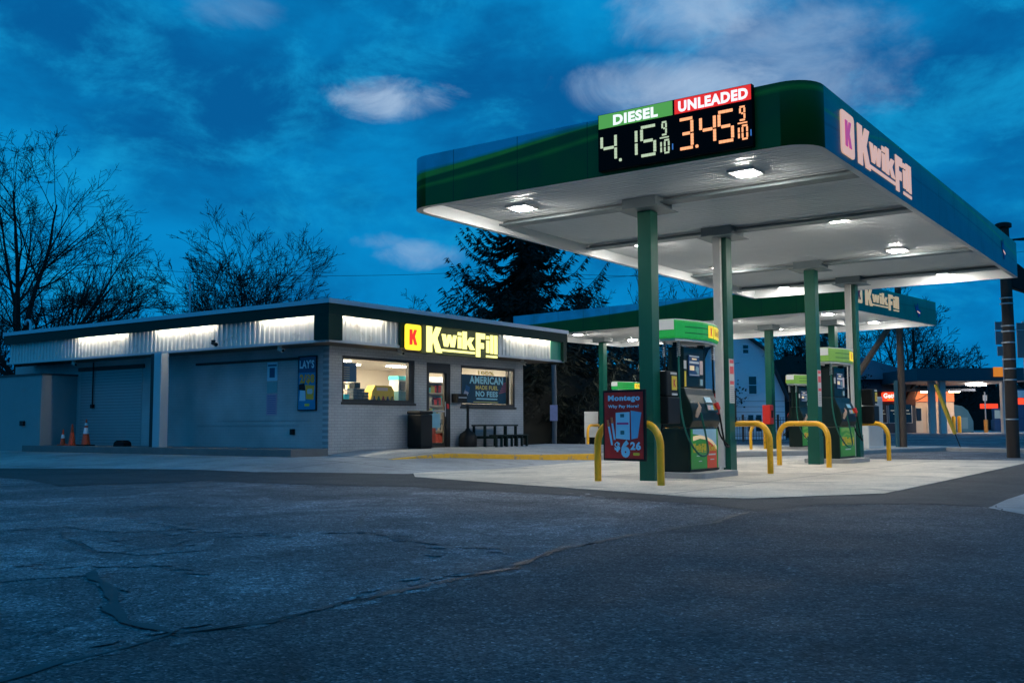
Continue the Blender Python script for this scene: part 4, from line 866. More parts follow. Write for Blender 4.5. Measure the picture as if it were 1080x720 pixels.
mb = MB(); SF.poly(mb, [(a0+.07, b0+.24), (a0+.28, b0+.24), (a0+.26, b0+.5), (a0+.10, b0+.52)], .0445, .047); mb.build('bag_print', M['cyan'], pn); mb = MB(); SF.poly(mb, [(a0+.05, b0+.50), (a0+.28, b0+.48), (a0+.24, b0+.66), (a0+.05, b0+.63)], .0475, .049); mb.build('dark_splash', M['black'], pn)
mb = MB(); SF.rrect(mb, a0+.25, a0+.42, b0+.11, b0+.17, .0445, .047, .02); mb.build('yellow_badge', M['ylogo'], pn)
q = slocal(empty('notice_strip', label='tall narrow column of faded blue and pink notices on the side wall', cat='notice'))
a0, a1 = -2.15, -1.78
mb = MB(); SF.rect(mb, a0, a1, 2.02, 2.48, .003, .012); n_ = mb.build('upper_notice', M['cyan'], q); mb = MB(); SF.rect(mb, a0+.09, a1-.09, 2.10, 2.34, .0125, .015); mb.build('dark_pictogram', M['navy'], n_); mb = MB(); SF.rect(mb, a0+.03, a1-.03, 2.38, 2.42, .0125, .015); mb.build('print_line', M['navy'], n_)
mb = MB(); SF.rect(mb, a0, a1, 1.72, 2.0, .003, .01); mb.build('middle_notice', mat('pale_teal_notice', (.2, .38, .40), .6, var=.2, vscale=8), q)
mb = MB(); SF.rect(mb, a0-.02, a1, 1.18, 1.70, .003, .01); n_ = mb.build('lower_notice', mat('faded_pink_notice', (.45, .32, .42), .6, var=.1), q); mb = MB(); [SF.rect(mb, a0+.02, a1-.04, 1.22+k*.052, 1.24+k*.052, .0105, .0125) for k in range(9)]; mb.build('print_lines', mat('purple_print', (.15, .14, .32), .6), n_)
mb = MB(); mb.box(-.07, -.003, 1.13, 1.25, .70, .84); mb.box(-.085, -.071, 1.15, 1.23, .72, .82); o = slocal(mb.build('wall_outlet', M['black'], None, bevel=.006)); tag(o, 'small dark electric outlet box low on the side wall below the snack poster', 'outlet')
mb = MB(); mb.box(-1.17, -1.105, 11.3, 11.5, .95, 1.09); o = slocal(mb.build('wall_outlet', M['black'], None, bevel=.006)); tag(o, 'small dark electric outlet box on the low wing wall at the far left', 'outlet')
mb = MB(); mb.tube([(-.06, 9.6, 2.78), (-.06, 9.6, 1.55)], .02, 6); mb.box(-.1, -.02, 9.55, 9.65, 1.45, 1.56); o = slocal(mb.build('wall_conduit', M['black'], None)); tag(o, 'dark conduit running down the wall above the traffic cones', 'conduit')
# poster across the second window
p = slocal(empty('window_poster', label='large dark promotional banner filling the right hand store window', cat='poster'))
a0, a1, b0, b1 = W2_[0]+.08, W2_[1]-.32, W2_[2]+.08, W2_[3]-.08
mb = MB(); FF.rect(mb, a0+.0, a1, b0, b1-.16, -.10, -.09); bn = mb.build('banner', mat('black_banner', (.012, .014, .015), .4, var=.3), p)
ct = mat('silver_cyan_letters', (.35, .60, .66), .4, emit=(.35, .6, .66), es=.12)
text_part(FF, 'AMERICAN', a0+.42, a1-.16, b0+.56, b0+.78, -.087, ct, bn, .04)
text_part(FF, 'MADE FUEL', a0+.70, a1-.40, b0+.40, b0+.52, -.087, mat('gold_letters', (.75, .5, .05), .4, emit=(.75, .5, .05), es=.15), bn, .03)
text_part(FF, 'NO FEES', a0+.70, a1-.42, b0+.20, b0+.36, -.087, ct, bn, .04)
text_part(FF, '100%', a0+.82, a1-.60, b0+.82, b0+.93, -.0885+.002, mat('gold_letters', (.75, .5, .05)), bn, .03)
mb = MB(); FF.rect(mb, a0+.74, a1-.44, b0+.12, b0+.16, -.089, -.087); mb.build('small_print', ct, bn); mb = MB(); FF.rect(mb, a0+.6, a1-.4, b0+.04, b0+.06, -.089, -.087); mb.build('small_print', mat('gold_letters', (.75, .5, .05)), bn)
mb = MB()
for k in range(5): FF.poly(mb, [(a1-.35+.05*k, b0+.30+.07*k), (a1-.02, b0+.36+.06*k), (a1-.02, b0+.40+.06*k), (a1-.35+.05*k, b0+.335+.07*k)], -.0895, -.0875)
mb.build('flag_stripe', mat('flag_red', (.5, .06, .06), .5), bn)
mb = MB()
for k in range(4): FF.poly(mb, [(a0+.02+.04*k, b0+.02+.02*k), (a0+.07+.04*k, b0+.02+.02*k), (a0+.30+.03*k, b0+.42-.04*k), (a0+.25+.03*k, b0+.44-.04*k)], -.0895, -.0875)
mb.build('flag_stripe', mat('flag_pale', (.6, .5, .55), .5), bn); mb = MB(); FF.poly(mb, [(a0+.22, b0+.36), (a0+.40, b0+.30), (a0+.44, b0+.46), (a0+.26, b0+.52)], -.0895, -.0873); mb.build('flag_canton', M['navy'], bn)
# ---- store interior
inn = mat('cream_interior_wall', (.78, .70, .60), .7, var=.06)
mb = MB(); mb.box(.21, 7.76, 5.2, 5.3, .33, 2.79); mb.box(.205, .215, .21, 5.2, .33, 2.79); mb.box(7.75, 7.76, .21, 5.2, .33, 2.79); mb.build('interior_wall', inn, st)
mb = MB(); mb.box(.205, 7.765, .2, 5.3, .25, .33); mb.build('interior_floor', mat('beige_floor_tile', (.35, .30, .25), .4, var=.1), st)
mb = MB(); mb.box(.22, 7.75, .22, 5.19, 2.70, 2.74); mb.build('ceiling', mat('white_ceiling_tile', (.75, .72, .68), .8, var=.04), st)
for i, (x, y) in enumerate([(1.0, 1.0), (2.6, 1.0), (1.0, 2.6), (2.6, 2.6), (4.2, 1.2), (2.0, 4.2), (4.0, 3.6), (6.2, 1.2), (6.2, 3.2)]):
    mb = MB(); mb.box(x-.6, x+.6, y-.15, y+.15, 2.675, 2.698); mb.build('ceiling_lamp', mat('lit_ceiling_panel', (.9, .9, .9), .4, emit=(1, .88, .68), es=60., var=0), st)
t = slocal(empty('back_bar_shelf', label='long stocked shelf against the far inside wall behind the left window', cat='shelf'))
mb = MB(); mb.box(.4, 4.2, 5.12, 5.19, .34, 2.3); [mb.box(.4, 4.2, 4.8, 5.119, z, z+.03) for z in (.9, 1.3, 1.7, 2.05)]; mb.build('shelf_frame', M['white'], t)
pr2 = random.Random(9); PM = [mat('prod_'+n, c, .5) for n, c in (('blue', (.03, .12, .35)), ('red', (.5, .04, .03)), ('pale', (.6, .6, .55)), ('cyan', (.1, .45, .55)), ('olive', (.35, .35, .1)), ('dark', (.03, .03, .04)))]
for z in (.93, 1.33, 1.73, 2.08):
    mb = MB(); x = .42
    while x < 4.1: w = pr2.uniform(.06, .2); mb.cur = pr2.choice((2, 2, 2, 3, 0, 1, 4, 5)); mb.box(x, x+w*.9, 4.85, 5.05, z, z+pr2.uniform(.12, .28)); x += w
    mb.build('product_row', PM, t)
t = slocal(empty('overhead_rack', label='overhead rack of packs hanging inside above the shop counter', cat='rack'))
mb = MB(); mb.box(1.3, 4.6, 3.9, 4.0, 1.95, 2.60); [mb.box(1.3, 4.6, 3.7, 3.899, z, z+.02) for z in (1.95, 2.16, 2.37)]; mb.build('rack_frame', M['dirty_white'], t)
for z in (1.975, 2.185, 2.395):
    mb = MB(); x = 1.32
    while x < 4.5: w = pr2.uniform(.05, .10); mb.cur = pr2.choice((2, 2, 3, 0, 1, 4, 5, 5)); mb.box(x, x+w*.9, 3.72, 3.85, z, z+pr2.uniform(.10, .16)); x += w
    mb.build('pack_row', PM, t)
# things seen in the first window
def sbox(name, boxes, m, label, cat, group=None, bev=.004):
    mb = MB()
    for b in boxes: mb.box(*b)
    o = slocal(mb.build(name, m, None, bevel=bev)); return tag(o, label, cat, group)
t = slocal(empty('menu_board', label='dark blue menu board hanging in the top left of the left store window', cat='menu board'))
mb = MB(); mb.box(.60, 1.14, .22, .25, 1.98, 2.44); n_ = mb.build('panel', M['navy'], t); mb = MB(); [mb.box(.68, .90, .215, .219, 2.04+k*.055, 2.06+k*.055) for k in range(6)]; mb.build('menu_lines', mat('tan_print', (.4, .33, .2), .6), n_)
mb = MB(); mb.tube([(.6, .235, 2.44), (.6, .235, 2.69)], .005, 5); mb.tube([(.92, .235, 2.44), (.92, .235, 2.69)], .005, 5); mb.build('hanger', M['steel'], t)
t = slocal(empty('window_counter', label='low counter behind the left store window carrying the displays', cat='counter')); mb = MB(); mb.box(.3, 3.4, .35, .95, 1.40, 1.46); mb.build('top', mat('counter_top', (.2, .17, .14), .5), t); mb = MB(); mb.box(.32, 3.08, .40, .93, .34, 1.397); mb.build('base', mat('counter_base', (.3, .25, .2), .6), t)
t = slocal(empty('stacked_cartons', label='dark blue stacked cartons left of the yellow display in the store window', cat='cartons'))
mb = MB(); [mb.box(1.20+i*.14, 1.32+i*.14, .38, .6, 1.462+k*.075, 1.53+k*.075) for i in range(4) for k in range(5 if i < 3 else 4)]; mb.build('carton', mat('dark_carton_print', (.03, .045, .06), .5, var=.5, vscale=25), t)
mb = MB(); mb.box(1.28, 1.48, .42, .6, 1.84, 1.98); mb.build('top_carton', M['black'], t)
t = slocal(empty('yellow_display', label='bright yellow counter display in the middle of the left store window', cat='display'))
yd = mat('yellow_card', (.85, .52, .02), .5, var=.2, vscale=12); mb = MB(); mb.prism([(1.82, 1.462), (2.72, 1.462), (2.70, 1.80), (2.60, 1.93), (2.0, 1.93), (1.90, 1.80)], .40, .66, lambda p, q, r: (p, r, q)); b_ = mb.build('body', yd, t)
mb = MB(); mb.box(2.05, 2.45, .385, .398, 1.80, 1.88); mb.build('header_strip', M['pinkp'], b_)
for k, c_ in enumerate(((.05, .05, .06), (.02, .15, .05), (.4, .05, .03), (.02, .04, .15), (.3, .2, .02))):
    mb = MB(); mb.lathe([(.045, 1.463), (.05, 1.55), (.02, 1.62), (.02, 1.66)], 10, (1.92+k*.17, .36)); mb.build('bottle', mat('bottle_tint_%d' % k, c_, .25), t, smooth=True)
sbox('cyan_cup_box', [(.86, 1.04, .36, .5, 1.462, 1.68)], mat('cyan_card', (.05, .5, .62), .5, var=.1), 'cyan box low in the left corner of the left store window', 'box')
sbox('white_napkin_box', [(.68, .80, .36, .5, 1.462, 1.60)], M['dirty_white'], 'white napkin box at the left edge of the left store window', 'box')
t = slocal(empty('drink_machine', label='white drink machine with a cyan top at the right of the left store window', cat='drink machine')); mb = MB(); mb.box(2.84, 3.14, .36, .7, 1.80, 2.10); mb.build('body', M['dirty_white'], t, bevel=.01); mb = MB(); mb.box(2.83, 3.15, .35, .71, 2.10, 2.20); mb.build('top_sign', mat('cyan_lit_top', (.05, .5, .5), .5, emit=(.05, .5, .5), es=.4), t); mb = MB(); mb.box(2.88, 3.10, .345, .358, 1.84, 2.06); mb.build('screen', M['dark_glass'], t); mb = MB(); mb.box(2.84, 3.14, .36, .7, 1.462, 1.797); mb.build('lower_box', mat('teal_pink_box', (.1, .25, .3), .5, var=.4, vscale=8), t)
sbox('pink_carton', [(3.17, 3.27, .36, .6, 1.462, 1.75)], M['pinkp'], 'narrow pink carton in the right corner of the left store window', 'carton')
# shelf seen through the door
t = slocal(empty('store_shelf', label='stocked white shelf unit seen through the glass door', cat='shelf'))
mb = MB(); mb.box(4.3, 6.2, 1.4, 1.44, .34, 2.3); [mb.box(4.3, 6.2, 1.0, 1.399, z, z+.03) for z in (.4, .75, 1.1, 1.45, 1.8, 2.1)]; mb.build('shelf_frame', M['white'], t)
pr = random.Random(5)
for z in (.43, .78, 1.13, 1.48, 1.83):
    mb = MB(); x = 4.32; c_ = random.Random(int(z*100))
    while x < 6.1:
        w = pr.uniform(.05, .12); mb.cur = pr.randrange(6); mb.box(x, x+w*.92, 1.03, 1.25, z, z+pr.uniform(.12, .27)); x += w
    mb.build('product_row', [mat('prod_'+n, c, .5) for n, c in (('blue', (.03, .12, .35)), ('red', (.5, .04, .03)), ('pale', (.6, .6, .55)), ('cyan', (.1, .45, .55)), ('olive', (.35, .35, .1)), ('dark', (.03, .03, .04)))], t)
sbox('door_poster', [(3.72, 4.22, .10, .105, .85, 1.24)], M['cyan'], 'cyan drink poster on the lower half of the glass door', 'poster')
sbox('red_bucket', [(4.15, 4.45, .45, .75, .34, .86)], mat('dark_red_bin', (.30, .03, .02), .5), 'dark red bin just inside the glass door', 'bin')
# ---- things on the sidewalk
zs_ = .332
t = sthing('trash_bin', 2.78, -.42, zs_, 'black square trash bin on the sidewalk left of the glass door', 'trash bin')
mb = MB(); mb.prism([(-.23, -.23), (.23, -.23), (.23, .23), (-.23, .23)], .03, .86); mb.build('body', M['black'], t, bevel=.03)
mb = MB(); mb.prism([(-.24, -.24), (.24, -.24), (.24, .24), (-.24, .24)], .865, .95); mb.build('lid', M['black'], t, bevel=.03)
mb = MB(); mb.box(-.21, .21, -.21, .21, 0, .028); mb.build('base', M['blackm'], t)
t = sthing('wall_ashtray_box', 4.72, -.003, 1.55, 'black box mounted on the wall between door and right window', 'wall box'); mb = MB(); mb.box(-.16, .26, -.22, 0, -.02, .22); mb.build('body', M['black'], t, bevel=.015); mb = MB(); mb.box(-.12, .22, -.235, -.222, .10, .13); mb.build('slot', M['steel'], t)
t = sthing('smokers_post', 4.87, -.33, zs_, 'black smokers post with thin neck and round base left of the picnic table', 'ashtray')
mb = MB(); mb.lathe([(.24, 0), (.25, .05), (.25, .26), (.20, .36), (.08, .44), (.045, .50)], 20); mb.build('base', M['black'], t, smooth=True); mb = MB(); mb.lathe([(.04, .50), (.035, .95), (.045, 1.08), (.04, 1.12), (.01, 1.13)], 14); mb.build('neck', M['black'], t, smooth=True)
t = sthing('picnic_table', 5.88, -.50, zs_-.002, 'low dark green table with a slatted bench in front of the right store window', 'table')
mb = MB()
for k in range(3): mb.box(-.76, .76, -.26+k*.175, -.26+k*.175+.155, .56, .60)
mb.build('table_top', M['table'], t, bevel=.005)
mb = MB(); [mb.box(-.76, .76, -.62+k*.14, -.50+k*.14, .29, .33) for k in range(2)]; mb.build('bench_seat', M['table'], t, bevel=.005)
for x in (-.72, -.48, -.24, 0, .24, .48, .72):
    mb = MB(); mb.box(x-.03, x+.03, -.60, -.55, 0, .288); mb.box(x-.03, x+.03, -.55, .20, .22, .285)
    if x in (-.72, .24, .72): mb.box(x-.03, x+.03, -.22, -.16, .0, .219); mb.box(x-.03, x+.03, -.22, -.16, .286, .558); mb.box(x-.03, x+.03, .16, .21, .286, .558); mb.box(x-.03, x+.03, .16, .21, 0, .219)
    mb.build('leg_frame', M['table'], t)
# cones and block on the platform
def cone(x, y, h, lab):
    t = sthing('traffic_cone', x, y, .386, lab, 'traffic cone', 'traffic cones on the platform'); b_ = h*.24
    mb = MB(); mb.box(-b_, b_, -b_, b_, 0, .035); mb.build('base', M['blackm'] if h > .65 else M['cone'], t, bevel=.008)
    rr = lambda z: .015+(b_*.72-.015)*(1-z/h)
    mb = MB(); mb.lathe([(rr(.035), .035), (rr(h*.98), h*.98), (.02, h)], 20); mb.build('body', M['cone'], t, smooth=True)
    if h != .60:
        mb = MB(); mb.lathe([(rr(h*.45)+.004, h*.45), (rr(h*.68)+.004, h*.68)], 20); mb.build('sleeve', M['reflect'], t, smooth=True)
    if h > .65:
        mb = MB(); mb.lathe([(rr(h*.76)+.004, h*.76), (rr(h*.86)+.004, h*.86)], 20); mb.build('sleeve', M['reflect'], t, smooth=True)
cone(-.78, 9.85, .46, 'smallest orange cone with one white band, left of the three'); cone(-.80, 9.36, .60, 'plain orange cone without bands, middle of the three'); cone(-.72, 8.80, .74, 'tallest orange cone with white bands, right of the three')
t = sthing('rubber_block', -.70, 7.1, .386, 'low dark rubber block lying on the platform right of the cones', 'rubber block'); mb = MB(); mb.prism([(-.25, 0), (.25, 0), (.22, .10), (.15, .14), (-.16, .14), (-.22, .10)], -.12, .12, lambda p, q, r: (r, p, q)); mb.build('body', M['blackm'], t, bevel=.01); mb = MB(); mb.box(-.125, .125, -.10, .10, .139, .16); mb.build('top_pad', M['blackm'], t)
# ------------------------------------------------------------------ things at the canopy columns
def cthing(name, x, y, z, label, cat, group=None): w = w1(x, y); return empty(name, (w.x, w.y, z), RZ, label, cat, group)
# framed poster hung between the legs of the first hoop
p0 = w1(1.93, 4.28); p1 = w1(1.42, 2.90); d_ = (p1-p0).normalized()
pa = at(636.5, 483, 15.75); pb = at(681, 485, 15.15)
cx, cy = (pa.x+pb.x)/2, (pa.y+pb.y)/2
t = empty('framed_poster', (cx, cy, 0), math.atan2(pb.y-pa.y, pb.x-pa.x), 'framed red poster advertising 6.26 packs hung in front of the nearest column', 'poster')
hw = (Vector((pb.x, pb.y))-Vector((pa.x, pa.y))).length/2; zb_, zt_ = .36, 1.44
FP = Face((0, 0, 0), (1, 0, 0))
mb = MB(); FP.rect(mb, -hw, hw, zb_, zt_, -.04, 0); FP.rect(mb, -hw*.5, hw*.5, zb_+.06, zt_-.06, -.075, -.04); mb.build('frame', M['black'], t, bevel=.006)
e_ = .035; mb = MB(); FP.rect(mb, -hw+e_, hw-e_, zb_+e_, zt_-e_, .001, .004)
def redprint():
    m = mat('dark_red_gradient_print', (.50, .035, .03), .45, var=.65, vscale=2.6, spec=.2); return m
pr_ = mb.build('print', redprint(), t); lb = mat('light_blue_print', (.40, .78, .95), .45, var=.08, spec=.2); X = lambda f: -hw+e_+(2*hw-2*e_)*f; Z = lambda f: zt_-e_-(zt_-zb_-2*e_)*f
text_part(FP, 'Montego', X(.10), X(.93), Z(.155), Z(.045), .007, lb, pr_, .05); text_part(FP, 'Why Pay More?', X(.10), X(.90), Z(.25), Z(.19), .007, lb, pr_, .04)
mb = MB(); FP.poly(mb, [(X(.30), Z(.70)), (X(.66), Z(.72)), (X(.66), Z(.30)), (X(.30), Z(.31))], .005, .007); pk = mb.build('pack', lb, pr_); mb = MB(); FP.rect(mb, X(.33), X(.63), Z(.49), Z(.46), .0075, .009); mb.build('pack_band', mat('magenta_print', (.5, .05, .25), .4), pk); mb = MB(); FP.rect(mb, X(.42), X(.52), Z(.38), Z(.33), .0075, .009); FP.rrect(mb, X(.42), X(.52), Z(.64), Z(.58), .0075, .009, .012); mb.build('pack_mark', mat('dark_teal_print', (.02, .15, .18), .4), pk)
mb = MB(); FP.poly(mb, [(X(.70), Z(.71)), (X(.86), Z(.69)), (X(.96), Z(.31)), (X(.69), Z(.28))], .005, .007); pk = mb.build('pack', mat('blue_pack_print', (.16, .50, .75), .4, var=.15), pr_)
for k, (xa, xb) in enumerate(((.06, .19), (.16, .26))):
    mb = MB(); FP.poly(mb, [(X(xa), Z(.42-.04*k)), (X(xa+.05), Z(.42-.04*k)), (X(xb+.03), Z(.80-.08*k)), (X(xb-.02), Z(.80-.08*k))], .005, .0072); cg = mb.build('cigarette', lb, pr_); mb = MB(); dx = (xb-xa)*.25; FP.poly(mb, [(X(xa), Z(.42-.04*k)), (X(xa+.05), Z(.42-.04*k)), (X(xa+.045+dx), Z(.52-.05*k)), (X(xa+dx-.005), Z(.52-.05*k))], .0076, .009); mb.build('filter', mat('orange_print', (.8, .22, .06), .4), cg)
text_part(FP, '$', X(.26), X(.41), Z(.90), Z(.75), .0075, lb, pr_, .05); text_part(FP, '6', X(.43), X(.66), Z(.985), Z(.72), .0075, lb, pr_, .06); text_part(FP, '26', X(.67), X(.94), Z(.87), Z(.745), .0075, lb, pr_, .05)
mb = MB(); FP.rrect(mb, X(.74), X(.90), Z(.95), Z(.91), .005, .0075, .015); mb.build('oval_badge', M['ylogo'], pr_)
# service boxes (towels, squeegee) on column 1 and 4
def service_box(x, y, lab):
    t = cthing('window_wash_station', x, y, 0, lab, 'wash station', 'window wash stations on the columns')
    mb = MB(); mb.prism([(-.17, .92), (.17, .92), (.20, 1.12), (.20, 1.30), (.12, 1.36), (-.17, 1.36)], -.22, .22, lambda p, q, r: (r, p, q)); mb.build('lower_bin', M['black'], t, bevel=.02)
    mb = MB(); mb.box(-.20, .20, -.14, .15, 1.37, 1.78); hd = mb.build('towel_box', M['black'], t, bevel=.03)
    mb = MB(); FP.rect(mb, -.02, .16, 1.47, 1.70, .141, .148); pn = mb.build('logo_panel', M['ylogo'], hd); text_part(FP, 'K', .03, .12, 1.52, 1.65, .150, M['red'], pn, .05, 'letter')
    mb = MB(); FP.rect(mb, -.06, .16, 1.725, 1.76, .141, .147); FP.rect(mb, -.02, .18, 1.385, 1.42, .141, .147); mb.build('white_strip', M['dirty_white'], hd)
    pass
    return t
service_box(2.88, 3.56, 'black window wash station with yellow badge between the nearest column and first pump')
service_box(13.86, 3.42, 'black window wash station with yellow badge behind the fourth column')
# label strips on columns (column face y-)
def strip(can, x, y, z0, z1, lab, rz=RZ, C=C1, a=.11):
    w = world(C, rz, x, y); t = empty('warning_label', (w.x, w.y, 0), rz, lab, 'label', 'tall warning labels on the columns')
    mb = MB(); FP.rect(mb, -a, a, z0, z1, .0, .006); n_ = mb.build('sheet', M['dirty_white'], t)
    mb = MB(); h = z1-z0
    for f0, f1 in ((.02, .10), (.17, .34), (.50, .58)): FP.rect(mb, -a*.8, a*.8, z1-h*f1, z1-h*f0, .0065, .008)
    mb.build('red_block', mat('label_red', (.75, .10, .10), .5, var=.2, vscale=30), n_)
    mb = MB(); [FP.rect(mb, -a*.75, a*.7, z0+h*(.04+.045*k), z0+h*(.06+.045*k), .0065, .008) for k in range(8)]; mb.build('print_line', mat('label_grey', (.3, .3, .3), .5), n_)
strip(can1, 5.54, 3.65-.1225, 1.30, 2.12, 'white and red warning label high on the second green column')
strip(can1, 10.42-.0, 3.65-.1225, 1.30, 2.12, 'white and red warning label on the third green column')
# dark framed board on the far side of column 2
t = cthing('framed_poster', 6.0, 4.0, 0, 'dark framed poster seen edge on behind the second green column', 'poster'); mb = MB(); mb.box(-.03, .03, -.35, .15, .95, 1.55); mb.build('frame', M['black'], t, bevel=.005); mb = MB(); mb.box(-.036, -.031, -.31, .11, 1.0, 1.5); mb.build('print', redprint(), t); mb = MB(); mb.box(-.02, .02, -.05, .0, 0, .95); mb.build('stand', M['black'], t)
# extinguisher box on canopy two column
w = world(C2, RZ2, 4.7, 5.25); t = empty('extinguisher_box', (w.x, w.y, 0), RZ2, 'red fire extinguisher box on a green column of the far canopy', 'extinguisher box')
mb = MB(); mb.box(-.42, -.14, -.20, .12, .92, 1.62); mb.build('body', M['red'], t, bevel=.03); mb = MB(); mb.box(-.34, -.20, -.21, -.201, 1.15, 1.42); mb.build('window', M['black'], t)
strip(None, 4.7, 13.0-.1225, 1.15, 1.95, 'white warning label on the column left of the framed poster', RZ2, C2, .10)
# white utility cabinet behind column 4
g_ = at(920, 470, 33.5); t = empty('white_cabinet', (g_.x, 33.5, 0), .1, 'white metal cabinet standing behind the rightmost yellow hoop', 'cabinet'); mb = MB(); mb.box(-.26, .26, -.3, .3, .1, 1.80); mb.build('body', M['white'], t, bevel=.02); mb = MB(); mb.box(-.22, .22, -.312, -.302, .2, .95); mb.box(-.22, .22, -.312, -.302, 1.0, 1.74); mb.build('door', M['dirty_white'], t); mb = MB(); mb.box(-.28, .28, -.32, .28, -.01, .098); mb.build('base', M['kerb'], t)
# white sign board beside the left far hoop
g_ = at(623.5, 463, 43.0); t = empty('sign_board', (g_.x, 43.0, 0), .15, 'blank white sign board behind the far left yellow hoop', 'sign'); mb = MB(); mb.box(-.29, .31, -.02, .02, .40, 1.48); mb.build('panel', M['white'], t, bevel=.01); mb = MB(); mb.box(-.26, .28, -.026, -.021, .98, .99); mb.build('divider', M['steel'], t); mb = MB(); mb.box(-.25, -.2, -.03, .03, 0, .4); mb.box(.2, .25, -.03, .03, 0, .4); mb.build('leg', M['steel'], t)
# ------------------------------------------------------------------ trees
def bare_tree(px, Y, height, spread, label, seed, stems=1, group='bare winter trees', trunk_r=None, depth=4, low=.22, limbs=7, dens=1., zbase=0., wr=.62):
    rr = random.Random(seed); p = at(px, 449, Y); t = empty('bare_tree', (p.x, Y, hz(p.x, Y)+zbase), 0, label, 'tree', group)
    tr = MB(); cw = MB(); R0 = trunk_r or height*.020; pxm = Y/FPX; rmin = max(.008, pxm*.20)
    def branch(p, d, L, r, lv, n):
        pts = [p]; rs = [r]; cur = p; dd = d; wob = (.05, .08, .09, .10, .12)[min(lv, 4)]; trop = (.02, .035, .04, .03, .02)[min(lv, 4)]
        for k in range(n):
            dd = (dd+Vector((rr.gauss(0, wob), rr.gauss(0, wob), rr.gauss(trop, wob*.6)))).normalized(); cur = cur+dd*L/n; pts.append(cur); rs.append(max(r*(1-.75*(k+1)/n), rmin))
        (tr if lv == 0 else cw).tube(pts, rs, 8 if lv == 0 else (5 if lv == 1 else 3), caps=False)
        return pts, rs
    def child(pts, rs, L, lv, f, ang):
        n = len(pts)-1; x = f*n; i = min(int(x), n-1); q = x-i; pos = pts[i].lerp(pts[i+1], q); dd = (pts[i+1]-pts[i]).normalized(); rad = rs[i]*(1-q)+rs[i+1]*q
        o = Matrix.Rotation(rr.uniform(0, 6.283), 3, dd) @ dd.orthogonal().normalized(); d = (dd*math.cos(ang)+o*math.sin(ang)).normalized()
        if d.z < -.15: d.z = abs(d.z)*.3; d.normalize()
        return pos, d, rad
    cnt = {1: 10, 2: 7, 3: 5, 4: 3}
    def rec(pts, rs, L, lv):
        if lv > depth: return
        c = max(2, int(cnt[lv]*dens*rr.uniform(.8, 1.2)))
        for k in range(c):
            f = rr.uniform(.18, 1.) if lv > 1 else rr.uniform(.22, 1); ang = R(rr.uniform(24, 52)); pos, d, rad = child(pts, rs, L, lv, f, ang)
            l = L*(rr.uniform(.46, .66) if lv < 2 else rr.uniform(.42, .62))*(1.2-.55*f)
            if l < .25: l = .25
            p2, r2 = branch(pos, d, l, max(rad*.6, rmin), lv+1, 5 if lv < 2 else (4 if lv < 3 else 3)); rec(p2, r2, l, lv+1)
    for s_ in range(stems):
        a = 6.28*s_/stems+rr.uniform(-.4, .4); tilt = rr.uniform(0, .05) if stems == 1 else rr.uniform(.12, .45)*spread*1.3
        d = Vector((math.cos(a)*tilt, math.sin(a)*tilt, 1)).normalized(); r_ = R0*(1 if stems == 1 else .55)
        pts, rs = branch(Vector((math.cos(a)*.25*(stems > 1), math.sin(a)*.25*(stems > 1), -.1)), d, height*low, r_, 0, 4)
        rs = [max(x, r_*.6) for x in rs]; nl = limbs if stems == 1 else max(2, int(limbs*.5))
        for k in range(nl):
            f = 1. if k < 3 else rr.uniform(.6, 1); th = ((k+.5)/nl)**.7*spread*1.15+rr.uniform(.0, .1); az_ = k*2.4+rr.uniform(-.5, .5)
            d2 = Vector((math.cos(az_)*math.sin(th), math.sin(az_)*math.sin(th), math.cos(th))); d2 = (d2+d*.3).normalized()
            i = min(int(f*(len(pts)-1)), len(pts)-1); l = height*(1-low)*rr.uniform(.74, .84)/math.sqrt(math.cos(th)**2+(math.sin(th)/wr)**2)
            p2, r2 = branch(pts[i], d2, l, rs[i]*rr.uniform(.5, .7), 1, 8); rec(p2, r2, l, 1)
    k = height/max(v[2] for v in cw.v)
    for m_ in (tr, cw): m_.v = [(v[0]*k, v[1]*k, v[2]*k) for v in m_.v]
    tr.build('trunk', M['bark'], t, smooth=True); cw.build('crown', M['twig'], t); return t
def hpx(y, Y): return .9+(448.5-y)/FPX*Y     # real height of something reaching screen row y at distance Y
bare_tree(22, 50, hpx(136, 50), 1.45, 'big bare tree at the left edge, tallest in view, broad crown above the store roof', 14, low=.26, trunk_r=.42, limbs=14, dens=.98, wr=.78)
bare_tree(118, 62, hpx(292, 62), 1.1, 'low tangled bare tree behind the left part of the store roof', 5, low=.12, limbs=9, dens=.85)
bare_tree(-14, 60, hpx(262, 60), 1.1, 'low bare tree cut by the left edge of the view', 6, low=.12, limbs=9, dens=.85)
bare_tree(262, 60, hpx(221, 60), 1.0, 'wide domed bare tree above the middle of the store roof', 21, low=.12, limbs=20, dens=.92, wr=.58)
bare_tree(420, 85, hpx(304, 85), 1.0, 'small distant bare tree showing just above the lit logo side of the roof', 31, low=.12, limbs=10, dens=.8)
bare_tree(668, 62, hpx(282, 62), .95, 'bare tree left of the nearest column, above the far canopy', 41, low=.12, limbs=10, dens=.8)
bare_tree(728, 58, hpx(276, 58), .8, 'bare tree between first and second columns, above the far canopy', 42, low=.2, limbs=9, dens=.8)
bare_tree(948, 78, hpx(290, 78), .95, 'tall bare tree behind the right end of the far canopy', 51, low=.2, limbs=10, dens=.8)
bare_tree(998, 105, hpx(352, 105), 1.1, 'round bare tree above the roof of the gas station across the street', 52, low=.1, limbs=10, dens=.8)
bare_tree(838, 68, hpx(330, 68), .9, 'dark bare tree behind the pale blue house', 53, low=.2, limbs=10, trunk_r=.3)
bare_tree(872, 66, hpx(326, 66), .9, 'dark bare tree seen between third and fourth columns', 54, low=.2, limbs=10, trunk_r=.3)
